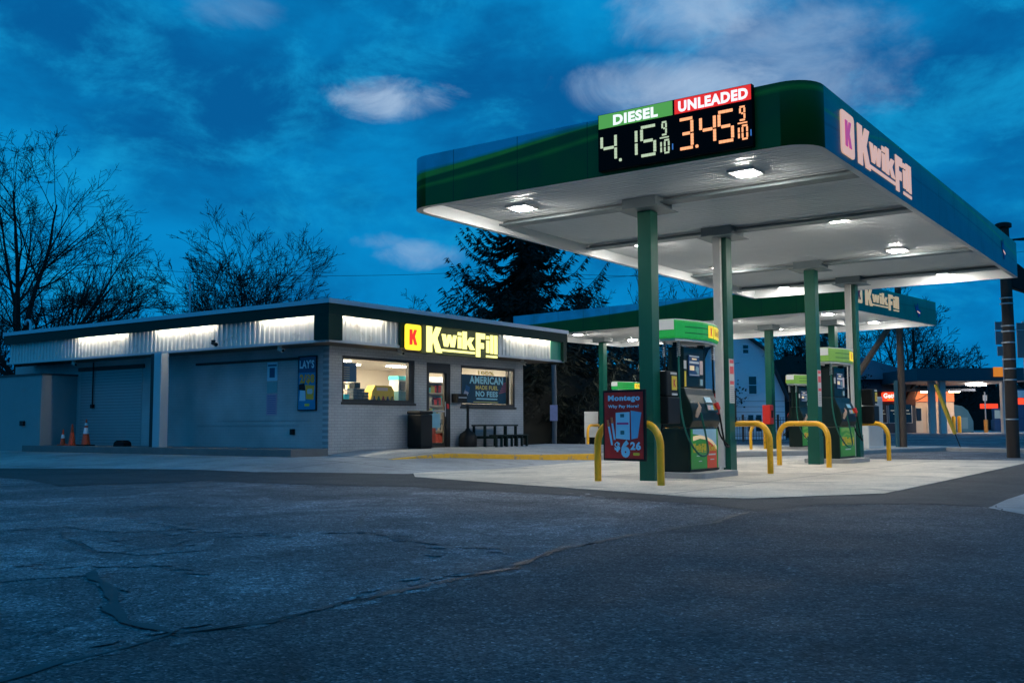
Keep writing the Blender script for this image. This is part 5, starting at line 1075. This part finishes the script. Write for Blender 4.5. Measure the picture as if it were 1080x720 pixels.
def conifer(px, Y, height, width, label, seed, dens=1.):
    rr = random.Random(seed); p = at(px, 449, Y); t = empty('conifer_tree', (p.x, Y, hz(p.x, Y)), 0, label, 'tree', 'conifers behind the store')
    mb = MB(); mb.tube([(0, 0, -.1), (.1, 0, height*.4), (0, .1, height*.75), (0, 0, height)], [height*.022, height*.016, height*.008, .02], 8); mb.build('trunk', M['bark'], t, smooth=True)
    lf = MB(); z = height*.10
    while z < height*.985:
        f = z/height; rad = width*.5*(1-f)**.42*(1.02 if f > .2 else .9); n = rr.choice((5, 6, 6, 7))
        for b in range(n):
            a = rr.uniform(0, 6.28); L = rad*rr.uniform(.55, 1.12); d = Vector((math.cos(a), math.sin(a), 0)); pts = []; rs = []
            m_ = 9
            for k in range(m_+1):
                q = k/m_; pts.append(Vector((0, 0, z))+d*L*q+Vector((0, 0, L*(-.34*math.sin(q*2.6)+.30*q*q*q)+rr.uniform(-.03, .03)*L*.3))); rs.append(.05*(1-q)+.008)
            lf.tube(pts, rs, 3, caps=False)
            side = Vector((-d.y, d.x, 0))
            for k in range(1, m_+1):
                q = k/m_
                for j in range(int(13*dens)):
                    c = pts[k-1].lerp(pts[k], rr.random()); s_ = rr.choice((-1, 1)); ln = L*.24*(1.1-q*.6)*rr.uniform(.3, 1.1)
                    e = c+side*s_*ln*rr.uniform(.3, 1)+d*ln*rr.uniform(.1, .8)+Vector((0, 0, -ln*rr.uniform(.1, .75)))
                    w_ = rr.uniform(.02, .05); v = (e-c); nrm = v.cross(Vector((rr.uniform(-1, 1), rr.uniform(-1, 1), rr.uniform(-1, 1)))).normalized()*w_
                    mid = c.lerp(e, .5)
                    lf.add([c, mid+nrm, e, mid-nrm], [(0, 1, 2, 3)])
        z += height*rr.uniform(.018, .030)
    lf.build('crown', M['needles'], t); return t
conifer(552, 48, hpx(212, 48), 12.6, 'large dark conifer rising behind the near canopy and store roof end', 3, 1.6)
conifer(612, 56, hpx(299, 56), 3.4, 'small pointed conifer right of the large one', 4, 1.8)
# dense hedge row of evergreens: one mass
def mass(name, segs, label, n, seed, leaf=.085, m='hedge'):
    rr = random.Random(seed); mb = MB()
    for (xa, ya, xb, yb, h, th) in segs:
        L = math.hypot(xb-xa, yb-ya); cl = []
        for k in range(int(L*1.1)): f = rr.random(); cl.append((xa+(xb-xa)*f+rr.gauss(0, th*.3), ya+(yb-ya)*f+rr.gauss(0, th*.3), rr.uniform(.1, 1)**.7*h*.95, rr.uniform(.8, 1.6)))
        for x, y, z, r in cl:
            for j in range(int(n*1.6)):
                v = Vector((rr.gauss(0, 1), rr.gauss(0, 1), rr.gauss(0, 1))).normalized()*r*rr.uniform(.3, 1.05); c = Vector((x, y, z))+v
                if c.z < .02: c.z = rr.uniform(.02, .5)
                a = Vector((rr.gauss(0, 1), rr.gauss(0, 1), rr.gauss(0, 1))).normalized()*leaf*rr.uniform(.5, 1.6); b = a.cross(Vector((rr.gauss(0, 1), rr.gauss(0, 1), rr.gauss(0, 1)))).normalized()*leaf
                mb.add([c-a, c+b*.7, c+a, c-b*.7], [(0, 1, 2, 3)])
        # dark inner body with uneven top
        nseg = max(3, int(L)); lo = []; 
        for k in range(nseg+1):
            f = k/nseg; lo.append((xa+(xb-xa)*f, ya+(yb-ya)*f, h*rr.uniform(.62, .85)))
        vs = []; 
        for x, y, z in lo: vs += [(x, y-th*.3, 0), (x, y-th*.25, z*.8), (x, y, z), (x, y+th*.25, z*.8), (x, y+th*.3, 0)]
        mb.add(vs, [(i*5+k, (i+1)*5+k, (i+1)*5+k+1, i*5+k+1) for i in range(len(lo)-1) for k in range(4)])
    o = mb.build(name, M[m]); return tag(o, label, 'hedge', kind='stuff')
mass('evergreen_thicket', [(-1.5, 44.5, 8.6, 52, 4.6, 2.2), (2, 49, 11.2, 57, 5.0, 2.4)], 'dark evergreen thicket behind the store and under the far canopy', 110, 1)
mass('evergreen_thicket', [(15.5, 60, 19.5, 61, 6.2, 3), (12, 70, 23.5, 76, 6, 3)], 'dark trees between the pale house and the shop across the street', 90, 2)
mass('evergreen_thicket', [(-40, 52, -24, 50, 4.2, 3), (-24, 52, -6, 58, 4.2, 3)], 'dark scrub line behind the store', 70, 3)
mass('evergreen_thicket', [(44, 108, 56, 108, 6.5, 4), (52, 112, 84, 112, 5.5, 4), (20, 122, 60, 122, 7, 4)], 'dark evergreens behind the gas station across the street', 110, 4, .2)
# ------------------------------------------------------------------ houses
M['house'] = mat('pale_blue_grey_siding', (.80, .86, .92), .7, var=.05)
M['roofs'] = mat('dark_shingles', (.05, .05, .055), .9, var=.3, vscale=4)
def house(name, x, Y, w, d, hw_, hr, rz, label, wins, m='house', gamb=False, z=0.):
    t = empty(name, (x, Y, hz(x, Y)+z), rz, label, 'house', 'houses behind the gas station')
    prof = [(-w/2, 0), (w/2, 0), (w/2, hw_), (0, hr), (-w/2, hw_)] if not gamb else [(-w/2, 0), (w/2, 0), (w/2, hw_), (w*.30, hw_+(hr-hw_)*.68), (0, hr), (-w*.30, hw_+(hr-hw_)*.68), (-w/2, hw_)]
    mb = MB(); mb.prism(prof, 0, d, lambda p, q, r: (p, r, q)); b = mb.build('walls', M[m], t)
    mb = MB(); top_ = prof[2:]
    for i in range(len(top_)-1):
        (a0, b0), (a1, b1) = top_[i], top_[i+1]; e = Vector((a1-a0, b1-b0)).normalized()*.0
        nx, nz = (b1-b0), -(a1-a0); l = math.hypot(nx, nz); nx, nz = -nx/l*-.12, -nz/l*-.12
        nz = abs(nz); nx = math.copysign(abs(nx), a0+a1)
        ex = .35 if i == 0 else 0; ex2 = .35 if i == len(top_)-2 else 0
        dx, dz = (a1-a0)/l, (b1-b0)/l
        A = (a0-dx*ex, b0-dz*ex); B = (a1+dx*ex2, b1+dz*ex2)
        mb.add([(A[0], -.35, A[1]+.003), (B[0], -.35, B[1]+.003), (B[0], d+.35, B[1]+.003), (A[0], d+.35, A[1]+.003), (A[0]+nx, -.35, A[1]+nz), (B[0]+nx, -.35, B[1]+nz), (B[0]+nx, d+.35, B[1]+nz), (A[0]+nx, d+.35, A[1]+nz)], [(0, 3, 2, 1), (4, 5, 6, 7), (0, 1, 5, 4), (1, 2, 6, 5), (2, 3, 7, 6), (3, 0, 4, 7)])
    mb.build('roof', M['roofs'], t)
    lap = MB(); k = .3
    while k < hw_: lap.box(-w/2+.02, w/2-.02, -.018, -.004, k, k+.02); k += .3
    lap.build('lap_shadow_lines', mat('siding_shadow_line', (.22, .25, .28), .8), b)  # dark strips paint the shadow under each siding lap
    F = Face((0, 0, 0), (1, 0, 0))
    for (cx, cz, ww, hh) in wins:
        mb = MB(); F.rect(mb, cx-ww/2-.07, cx+ww/2+.07, cz-hh/2-.07, cz+hh/2+.07, .02, .045); f = mb.build('window', M['house'], t); mb = MB(); F.rect(mb, cx-ww/2, cx+ww/2, cz-hh/2, cz+hh/2, .046, .05); mb.build('pane', M['dark_glass'], f); mb = MB(); F.rect(mb, cx-ww/2, cx+ww/2, cz-.02, cz+.02, .051, .06); mb.build('sash_bar', M['house'], f)
    return t
h0 = at(772, 450, 56)
house('wooden_house', h0.x+.3, 56, 5.4, 9, 2.4, 6.1, .06, 'pale blue gambrel house seen between the second and third columns', [(.55, 5.0, .3, .45), (.9, 3.0, .42, .95), (.75, .9, .3, .9), (1.2, .9, .3, .9), (1.65, .9, .3, .9), (-1, 3.0, .42, .95), (-1, .9, .4, .9)], gamb=True)
house('wooden_house', at(742, 450, 58).x, 58.5, 4.0, 7, 2.6, 4.4, .05, 'low pale blue house wing left of the gambrel house', [(0, 1.5, .6, .9)])
house('wooden_house', at(664, 450, 50).x, 60, 4.2, 6, 3.0, 4.4, 0, 'small blue grey house behind the framed poster', [(-.4, 2.9, .5, .8), (.9, 2.9, .5, .8)])
house('wooden_house', at(832, 450, 62).x, 63, 4.5, 6, 2.0, 3.2, 0, 'low grey house right of the column with the red box', [(.2, 1.1, .9, .6)])
# iron fence in front of the pale house
t = empty('iron_fence', (at(796, 450, 52).x, 52, .12), 0, 'black iron fence in front of the pale blue house', 'fence'); mb = MB(); mb.box(-2.6, 3.0, -.015, .015, 1.0, 1.03); mb.box(-2.6, 3.0, -.015, .015, .2, .23); [mb.box(-2.6+.14*k, -2.58+.14*k, -.01, .01, 0, 1.15) for k in range(40)]; mb.build('railing', M['black'], t)
for x in (-2.6, -.6, 1.2, 3.0): mb = MB(); mb.box(x-.05, x+.05, -.05, .05, -.1, 1.3); mb.build('post', M['wood'], t)
# wooden garage behind column 4 / shop across the street
hs = at(945, 449, 74)
t = empty('shop_building', (hs.x, 78, hz(hs.x, 78)), 0, 'shop across the street with a lit red sign and pale blue gable roof', 'shop')
Fh = Face((0, 0, 0), (1, 0, 0)); bw = 3.2
fac = lambda px, py, Y=78.: (at(px, py or 440, Y).x-hs.x, at(px, py or 440, Y).z-hz(hs.x, 78))
x0 = fac(905, 0)[0]; x1 = fac(966, 0)[0]; x2 = fac(1012, 0)[0]
zt_ = fac(950, 413)[1]
mb = MB(); mb.box(x0, x1, 0, 9, -.2, zt_+.9); wb = mb.build('front_walls', mat('shop_dark_blue_wall', (.05, .07, .10), .7), t)
mb = MB(); mb.box(x1+.003, x2, .9, 9, -.2, zt_+.2); wl = mb.build('entrance_walls', mat('shop_cream_wall', (.60, .50, .42), .7, var=.1), t)
zr = fac(930, 385)[1]
mb = MB(); mb.prism([(x0-.6, zt_+.95), (x1+1.6, zt_+.95), (x0+ (x1-x0)*.05, zr+.6)], -.5, 9, lambda p, q, r: (p, r, q)); mb.build('gable_roof', mat('pale_blue_roof_metal', (.20, .25, .32), .6, var=.1), t)
mb = MB(); mb.box(x0, x2+.9, -.9, -.05, zt_-.0, zt_+.18); mb.build('awning', mat('dark_awning', (.05, .06, .08), .6), t)
mb = MB(); Fh.rect(mb, x0+.1, x2, zt_-.85, zt_-.02, .05, .12) if False else None
mb = MB(); mb.box(x0, x1, -.06, -.003, zt_-1.05, zt_-.003); bd = mb.build('brown_band', mat('brown_band', (.10, .03, .02), .6), t)
mb = MB(); mb.box(x1+.01, x2, .80, .898, zt_-.75, zt_+.1); bd2 = mb.build('lit_sign_band', mat('lit_orange_band', (.6, .2, .1), .5, emit=(.75, .16, .05), es=.55, var=.4, vscale=1.5), t)
sx0, sx1 = fac(930, 0)[0], fac(951, 0)[0]; sz0, sz1 = fac(940, 423)[1], fac(940, 413.5)[1]
mb = MB(); Fh.rrect(mb, sx0, sx1, sz0, sz1, .08, .18, .12); sb = mb.build('lit_sign', mat('lit_red_sign', (.7, .05, .02), .5, emit=(1, .06, .015), es=1.2, var=0), t)
text_part(Fh, 'GetGo', sx0+.12, sx1-.1, sz0+.24, sz1-.08, .19, mat('lit_white_lettering2', (.9, .9, .9), .5, emit=(1, .85, .75), es=1.3, var=0), sb, .04)
mb = MB(); Fh.rect(mb, sx0+.4, sx1-.35, sz0+.10, sz0+.16, .19, .192); mb.build('small_print', M['ylit'], sb)
for k, (a, b_) in enumerate(((x0+.9, x0+2.2), (x0+2.4, x1-.35))):
    mb = MB(); mb.box(a-.06, b_+.06, -.05, -.008, .75, 2.25); f = mb.build('window', M['white'], t); mb = MB(); mb.box(a, b_, -.07, -.052, .8, 2.2); mb.build('pane', M['dark_glass'], f); mb = MB(); mb.box(a+.1, b_-.2, -.075, -.072, 1.7, 1.76); mb.box(a+.3, b_-.1, -.075, -.072, 1.45, 1.5); mb.build('pane_glow_strip', mat('pane_glow', (.5, .5, .4), .5, emit=(.7, .6, .4), es=.3), f)  # glowing strips on the dark pane are painted-in light
for k in range(3):
    a = x1+.25+k*.95; mb = MB(); mb.box(a, a+.62, .84, .896, -.1+.3*0, 2.05); f = mb.build('door', mat('shop_white_door', (.6, .56, .5), .6), t); mb = MB(); mb.box(a+.12, a+.5, .80, .838, .95, 1.9); mb.build('pane', M['dark_glass'], f)
def bulb(name, x, y, z, P, col, size=.3):
    l = bpy.data.lights.new(name, 'AREA'); l.energy = P; l.size = size; l.color = col; o = bpy.data.objects.new(name, l); o.location = (x, y, z); COL.objects.link(o); return o
mb = MB(); mb.box(x1+.3, x1+1.1, -.5, -.3, zt_-.06, zt_-.003); mb.box(x2-.9, x2-.1, -.5, -.3, zt_-.06, zt_-.003); mb.build('eave_lamp', mat('warm_lamp', (.8, .8, .8), .5, emit=(1, .62, .32), es=60, var=0), t)
# canopy across the street
q0 = at(967, 395, 71); q1 = at(1095, 395, 71); tz = at(1000, 388, 71).z; bz = at(1000, 401, 71).z
t = empty('station_canopy', (q0.x, 71, hz(q0.x, 71)), 0, 'flat dark blue canopy of the gas station across the street', 'canopy'); zz = hz(q0.x, 71); w_ = q1.x-q0.x
mb = MB(); mb.box(0, w_, 0, 10, bz-zz, tz-zz); mb.build('fascia', mat('dark_teal_fascia', (.02, .07, .09), .5, var=.1), t); mb = MB(); mb.box(.1, w_-.1, .1, 9.9, bz-zz-.03, bz-zz-.003); mb.build('soffit', mat('warm_soffit', (.45, .38, .33), .6), t)
for px in (993, 1001, 1071): x = at(px, 430, 71).x-q0.x; mb = MB(); mb.box(x-.2, x+.2, 1.4 if px != 1001 else .9, 1.8 if px != 1001 else 1.3, -.1, bz-zz-.035); mb.build('column', M['dirty_white'], t)
for px, py in ((1029, 402), (1038, 403.5), (1046, 405)):
    x = at(px, 430, 75).x-q0.x; mb = MB(); mb.box(x-.45, x+.45, 3.6+(px-1029)*.12, 4.5+(px-1029)*.12, bz-zz-.16, bz-zz-.035); mb.build('canopy_light', mat('far_lamp', (.8, .8, .8), .5, emit=(1, .92, .85), es=22, var=0), t)
ox = at(1055, 392, 71).x-q0.x; mb = MB(); mb.box(ox-.5, ox+.5, -.12, -.004, bz-zz+.25, tz-zz-.05+.1); mb.build('orange_sign_box', mat('lit_orange_box', (.7, .25, .02), .5, emit=(.85, .24, .02), es=.7, var=.2), t)
ox = at(1058, 392, 71).x-q0.x; mb = MB(); mb.box(ox-.3, ox+.3, 2.0, 2.1, tz-zz+.003, tz-zz+.12); mb.build('roof_marker', M['red'], t)
# ice box, bollards, pumps far away
t = empty('ice_chest', (at(1017, 450, 80).x, 80, .22), 0, 'pale blue rounded ice chest by the shop across the street', 'ice chest'); mb = MB(); mb.prism([(-.75, 0), (.75, 0), (.75, .9), (.35, 1.75), (-.1, 2.1), (-.75, 2.2)], 0, 1.2, lambda p, q, r: (p, r, q)); mb.build('body', mat('ice_blue', (.04, .14, .22), .5), t, bevel=.05); mb = MB(); mb.box(-.6, .3, -.02, -.003, .3, 1.2); mb.build('door', mat('ice_door', (.10, .22, .30), .5), t)
for px in (1006, 1012): o = MB().lathe([(.13, 0), (.13, 1.22), (.08, 1.29), (.01, 1.30)], 12).build('bollard', M['yellow'], None, smooth=True); p = at(px, 450, 76); o.location = (p.x, 76, .2); tag(o, 'tall yellow bollard by the shop, '+('left' if px == 1006 else 'right')+' one of the pair', 'bollard', 'bollards across the street')
t = empty('far_pump', (at(1055, 450, 80).x, 80, .22), 0, 'dim fuel pump of the gas station across the street', 'fuel pump'); mb = MB(); mb.box(-.6, .6, -.3, .3, .1, 1.0); mb.box(-.55, .55, -.2, .2, 1.0, 1.9); mb.build('body', M['navy'], t, bevel=.05); mb = MB(); mb.box(-.5, .5, -.215, -.203, 1.1, 1.75); mb.build('display', M['lcd'], t)
t = empty('far_pump', (at(1077, 450, 80).x, 80, .22), 0, 'dim fuel pump with a lit red top beside the dark signal pole', 'fuel pump'); mb = MB(); mb.box(-.6, .6, -.3, .3, .1, 1.0); mb.box(-.55, .55, -.2, .2, 1.0, 3.4); mb.build('body', M['navy'], t, bevel=.05); mb = MB(); mb.box(-.5, .5, -.22, -.203, 2.2, 2.7); mb.build('lit_panel', mat('lit_red_sign', (.7, .05, .02)), t); mb = MB(); mb.box(-.4, .5, -.22, -.203, 2.75, 4.0-.7); mb.build('white_panel', M['cyan'], t)
mb = MB(); mb.box(-.75, .75, -.05, .05, 2.2, 2.6); o = mb.build('red_sign', mat('lit_red_sign', (.7, .05, .02)), None, bevel=.02); p = at(1056, 450, 84); o.location = (p.x, 86, 0.); tag(o, 'small lit red sign under the far station canopy', 'sign')
t = empty('far_lamp_post', (at(1040, 450, 80).x, 80, .22), 0, 'thin pale post with orange base in front of the dark evergreens across the street', 'post'); mb = MB(); mb.tube([(0, 0, .9), (0, 0, 3.2)], .06, 8); mb.build('pole', M['steel'], t); mb = MB(); mb.lathe([(.16, 0), (.16, 1.0), (.05, 1.02)], 10); mb.build('base', mat('orange_base', (.6, .25, .05), .6), t); mb = MB(); mb.box(-.15, .15, -.04, .04, 2.5, 2.95); mb.build('plate', M['white'], t)
# ------------------------------------------------------------------ poles and wires
def pole(name, px, Y, ytop, r0, r1, m, label, z=None):
    p = at(px, 450, Y); h = hpx(ytop, Y); t = empty(name, (p.x, Y, hz(p.x, Y)), 0, label, 'pole'); mb = MB(); mb.tube([(0, 0, -.1), (.02, 0, h*.5), (0, 0, h)], [r0, (r0+r1)/2, r1], 12); mb.build('shaft', m, t, smooth=True); return t, h
t, h = pole('signal_pole', 1067.5, 27, 240, .165, .14, M['dwood'], 'thick dark pole at the right edge rising past the canopy corner')
mb = MB(); mb.lathe([(.15, h-.02), (.21, h+.0), (.21, h+.10), (.15, h+.13)], 14); mb.build('cap', M['black'], t)
for z in (1.0, 2.05, 2.35, 2.6, 3.05, 3.35, 3.5, 4.1, 4.25): mb = MB(); mb.lathe([(.166, z), (.168, z+.01), (.168, z+.025), (.166, z+.035)], 14); mb.build('band_clamp', M['steel'], t)
mb = MB(); mb.prism([(.10, 4.55), (.55, 4.40), (.60, 4.62), (.95, 4.75), (.95, 5.0), (.55, 4.98), (.30, 5.2), (.10, 5.1)], -.12, .12, lambda p, q, r: (p, r, q)); mb.build('mast_bracket', M['black'], t, bevel=.03)
mb = MB(); mb.tube([(.1, 0, h-.35), (2.5, .3, h-.05)], .03, 6); mb.build('side_arm', M['black'], t)
mb = MB(); mb.box(.9, 3.5, -.06, .06, 4.82, 4.94); mb.build('mast_arm', M['black'], t)
# signs seen from behind
p = at(1055, 360, 29.5); t = empty('road_sign_assembly', (p.x, 29.5, 0), .1, 'stack of road signs seen from behind, left of the thick dark pole', 'road sign'); sb_ = mat('sign_back_aluminium', (.16, .17, .18), .5, metal=.3, var=.1)
zf = lambda y: hpx(y, 29.5)
for y0, y1, a, b_ in ((349, 341, -.14, .16), (365, 351, -.14, .16), (377, 367, -.10, .16)): mb = MB(); mb.box(a, b_, -.01, .01, zf(y0), zf(y1)); mb.build('sign_plate', sb_, t, bevel=.002)
for y0, y1, a, b_ in ((349, 342, .52, .95), (379, 350, .52, 1.1)): mb = MB(); mb.box(a, b_, -.01, .01, zf(y0), zf(y1)); mb.build('sign_plate', sb_, t)
mb = MB(); mb.tube([(.10, .04, 0), (.10, .04, zf(340))], .03, 8); mb.tube([(.75, .04, 0), (.75, .04, zf(340))], .03, 8); mb.build('post', M['steel'], t); mb = MB(); mb.box(-.14, 1.1, .012, .03, zf(349.9), zf(349)); mb.build('cross_bar', M['steel'], t)
t, h = pole('utility_pole', 952, 39.5, 300, .15, .12, M['wood'], 'brown wooden utility pole standing behind the far canopy at right')
mb = MB(); mb.tube([(-.1, 0, h*.80), (-1.75, .3, 2.6)], [.11, .13], 8); mb.build('brace', M['wood'], t)
mb = MB(); mb.box(-.26, -.17, -.1, .1, 0, 2.6); mb.build('conduit', mat('teal_grey_conduit', (.03, .10, .13), .6), t)
t, h = pole('utility_pole', 966.5, 84, 352, .13, .10, M['dwood'], 'thin distant utility pole above the shop roof across the street')
t, h = pole('leaning_post', 584.5, 36, 385, .085, .085, mat('blue_grey_pipe', (.10, .12, .14), .5), 'slim blue grey post with a small notice right of the store eave')
mb = MB(); mb.box(-.15, .12, -.11, -.09, 1.06, 1.62); mb.build('small_notice', mat('lilac_notice', (.40, .38, .60), .5, var=.3, vscale=10), t)
# leaning yellow guard with guy wire
pa = at(1013, 465, 38); pb = at(986, 404, 38); t = empty('guy_wire_guard', (pa.x, 38, 0), 0, 'yellow plastic guard leaning on a guy wire beside the street', 'guy guard')
mb = MB(); mb.tube([(0, 0, 0), (pb.x-pa.x, 0, pb.z)], .018, 6); mb.build('wire', M['black'], t); 
l0 = Vector((pb.x-pa.x, 0, pb.z))
mb = MB(); mb.tube([l0*.22, l0*.6, l0*.98], [.07, .09, .06], 8); mb.build('guard_sleeve', mat('dull_yellow_plastic', (.60, .38, .03), .5, var=.3, vscale=8), t)
# overhead wires
def wire(a, b, sag, label):
    P = [a.lerp(b, k/24)-Vector((0, 0, sag*4*(k/24)*(1-k/24))) for k in range(25)]; mb = MB(); mb.tube(P, .018, 4); o = mb.build('overhead_wire', M['black']); return tag(o, label, 'wire', 'overhead wires')
wire(at(-60, 262, 75), at(560, 283, 75), 1.2, 'thin overhead wire crossing the sky behind the bare trees at left'); wire(at(540, 285, 76), at(1100, 262, 76), 1.2, 'thin overhead wire crossing behind the conifer and columns'); 
wire(at(500, 297, 70), at(760, 281, 70), .3, 'second thin wire between the large conifer and the nearest column')
wire(at(1068, 253, 27), at(1160, 240, 22), .1, 'short thick wire leaving the dark pole at the right edge')
# white parking block right of the store
t = empty('parking_block', (at(563, 470, 33).x, 33, .03), .15, 'white wheel stop with yellow end right of the store wall', 'wheel stop'); mb = MB(); mb.prism([(-.1, 0), (.1, 0), (.07, .12), (-.07, .12)], -.36, .24, lambda p, q, r: (r, p, q)); mb.build('body', M['white'], t); mb = MB(); mb.prism([(-.1, 0), (.1, 0), (.07, .12), (-.07, .12)], .242, .36, lambda p, q, r: (r, p, q)); mb.build('yellow_end', M['yellow'], t)
# parked car in the dark behind
# ------------------------------------------------------------------ world
w = bpy.data.worlds.new('World'); sc.world = w; w.use_nodes = True; nt = w.node_tree; N = nt.nodes; L = nt.links
for n in list(N): N.remove(n)
out = N.new('ShaderNodeOutputWorld'); bg_ = N.new('ShaderNodeBackground'); L.new(bg_.outputs[0], out.inputs[0])
tc = N.new('ShaderNodeTexCoord'); D = tc.outputs['Generated']; sp = N.new('ShaderNodeSeparateXYZ'); L.new(D, sp.inputs[0])
def math_(op, a, b=None):
    n = N.new('ShaderNodeMath'); n.operation = op
    for i, x in enumerate((a, b)):
        if x is None: continue
        if isinstance(x, (int, float)): n.inputs[i].default_value = x
        else: L.new(x, n.inputs[i])
    return n.outputs[0]
def mrange(x, a, b, c, d, smooth=True):
    n = N.new('ShaderNodeMapRange'); n.interpolation_type = 'SMOOTHSTEP' if smooth else 'LINEAR'
    for k, v in (('From Min', a), ('From Max', b), ('To Min', c), ('To Max', d)): n.inputs[k].default_value = v
    L.new(x, n.inputs['Value']); return n.outputs['Result']
def mixc(f, a, b):
    n = N.new('ShaderNodeMix'); n.data_type = 'RGBA'
    if isinstance(f, float): n.inputs[0].default_value = f
    else: L.new(f, n.inputs[0])
    for i, x in ((6, a), (7, b)):
        if isinstance(x, tuple): n.inputs[i].default_value = (*x, 1)
        else: L.new(x, n.inputs[i])
    return n.outputs[2]
az = math_('ARCTAN2', sp.outputs[0], sp.outputs[1]); el = math_('ARCSINE', sp.outputs[2])
cb = N.new('ShaderNodeCombineXYZ'); L.new(az, cb.inputs[0]); L.new(math_('MULTIPLY', el, 1.7), cb.inputs[1]); cb.inputs[2].default_value = 1.7
def noise(vec, s, det=6, ro=.6, dist=0.):
    n = N.new('ShaderNodeTexNoise'); n.inputs['Scale'].default_value = s; n.inputs['Detail'].default_value = det; n.inputs['Roughness'].default_value = ro; n.inputs['Distortion'].default_value = dist; L.new(vec, n.inputs['Vector']); return n.outputs['Fac']
sky = N.new('ShaderNodeTexSky'); sky.sky_type = 'NISHITA'; sky.sun_disc = False; sky.sun_elevation = R(-3); sky.sun_rotation = R(200); sky.ozone_density = 4
base = mixc(mrange(el, -.02, .45, 0, 1), hx('#0486ca'), hx('#058aca'))
base = mixc(mrange(noise(cb.outputs[0], 2.8, 8, .60, .25), .36, .66, 0, 1), base, hx('#045c9a'))
base = mixc(mrange(noise(cb.outputs[0], 7.5, 9, .66, .3), .46, .74, 0, .6), base, hx('#16a8e0'))
def blob(a0, e0, sa, se, ns=9., thr=(.15, .75), seedz=0.):
    x = math_('DIVIDE', math_('SUBTRACT', az, a0), sa); y = math_('DIVIDE', math_('SUBTRACT', el, e0), se)
    d = math_('ADD', math_('MULTIPLY', x, x), math_('MULTIPLY', y, y)); g_ = math_('SUBTRACT', 1., d)
    n = noise(cb.outputs[0], ns, 8, .62, .5); v = math_('ADD', g_, math_('MULTIPLY', math_('SUBTRACT', n, .5), 3.2)); return mrange(v, thr[0]-.2, thr[1]+1.0, 0, 1)
def ae(px, py): d = ray(px, py).normalized(); return math.atan2(d.x, d.y), math.asin(d.z)
cl = None
for px, py, wx, wy, amt, ns in ((412, 103, 72, 26, .85, 14.), (730, 88, 150, 34, .85, 8.), (850, 65, 120, 75, .6, 7.), (745, 8, 110, 45, .7, 9.), (440, 268, 62, 17, .5, 16.), (400, 255, 30, 12, .35, 16.), (240, 8, 60, 22, .2, 10.)):
    a, e = ae(px, py); b_ = math_('MULTIPLY', blob(a, e, wx/FPX, wy/FPX, ns), amt); cl = b_ if cl is None else math_('MAXIMUM', cl, b_)
col = mixc(cl, base, hx('#a8c3e0'))
mxs = N.new('ShaderNodeMix'); mxs.data_type = 'RGBA'; mxs.blend_type = 'ADD'; mxs.inputs[0].default_value = .04; L.new(col, mxs.inputs[6]); L.new(sky.outputs[0], mxs.inputs[7])
low = mixc(mrange(el, -.06, -.01, 0, 1), (.01, .02, .04), mxs.outputs[2])
L.new(low, bg_.inputs['Color']); bg_.inputs['Strength'].default_value = 1.0
sun = bpy.data.lights.new('sun', 'SUN'); sun.energy = .05; sun.angle = R(20); sun.color = (.7, .8, 1); so = bpy.data.objects.new('sun', sun); so.rotation_euler = (R(50), 0, R(-40)); COL.objects.link(so)
# ------------------------------------------------------------------ render settings
sc.view_settings.view_transform = 'Standard'; sc.view_settings.look = 'None'; sc.view_settings.exposure = 0; sc.view_settings.gamma = 1; sc.view_settings.use_curve_mapping = False
cy = sc.cycles; cy.use_denoising = True; cy.max_bounces = 6; cy.diffuse_bounces = 3; cy.glossy_bounces = 3; cy.transmission_bounces = 4; cy.transparent_max_bounces = 8; cy.sample_clamp_indirect = 4; cy.use_adaptive_sampling = True; cy.adaptive_threshold = .02; cy.caustics_reflective = False; cy.caustics_refractive = False
try: cy.denoiser = 'OPENIMAGEDENOISE'; cy.denoising_prefilter = 'ACCURATE'
except Exception: pass
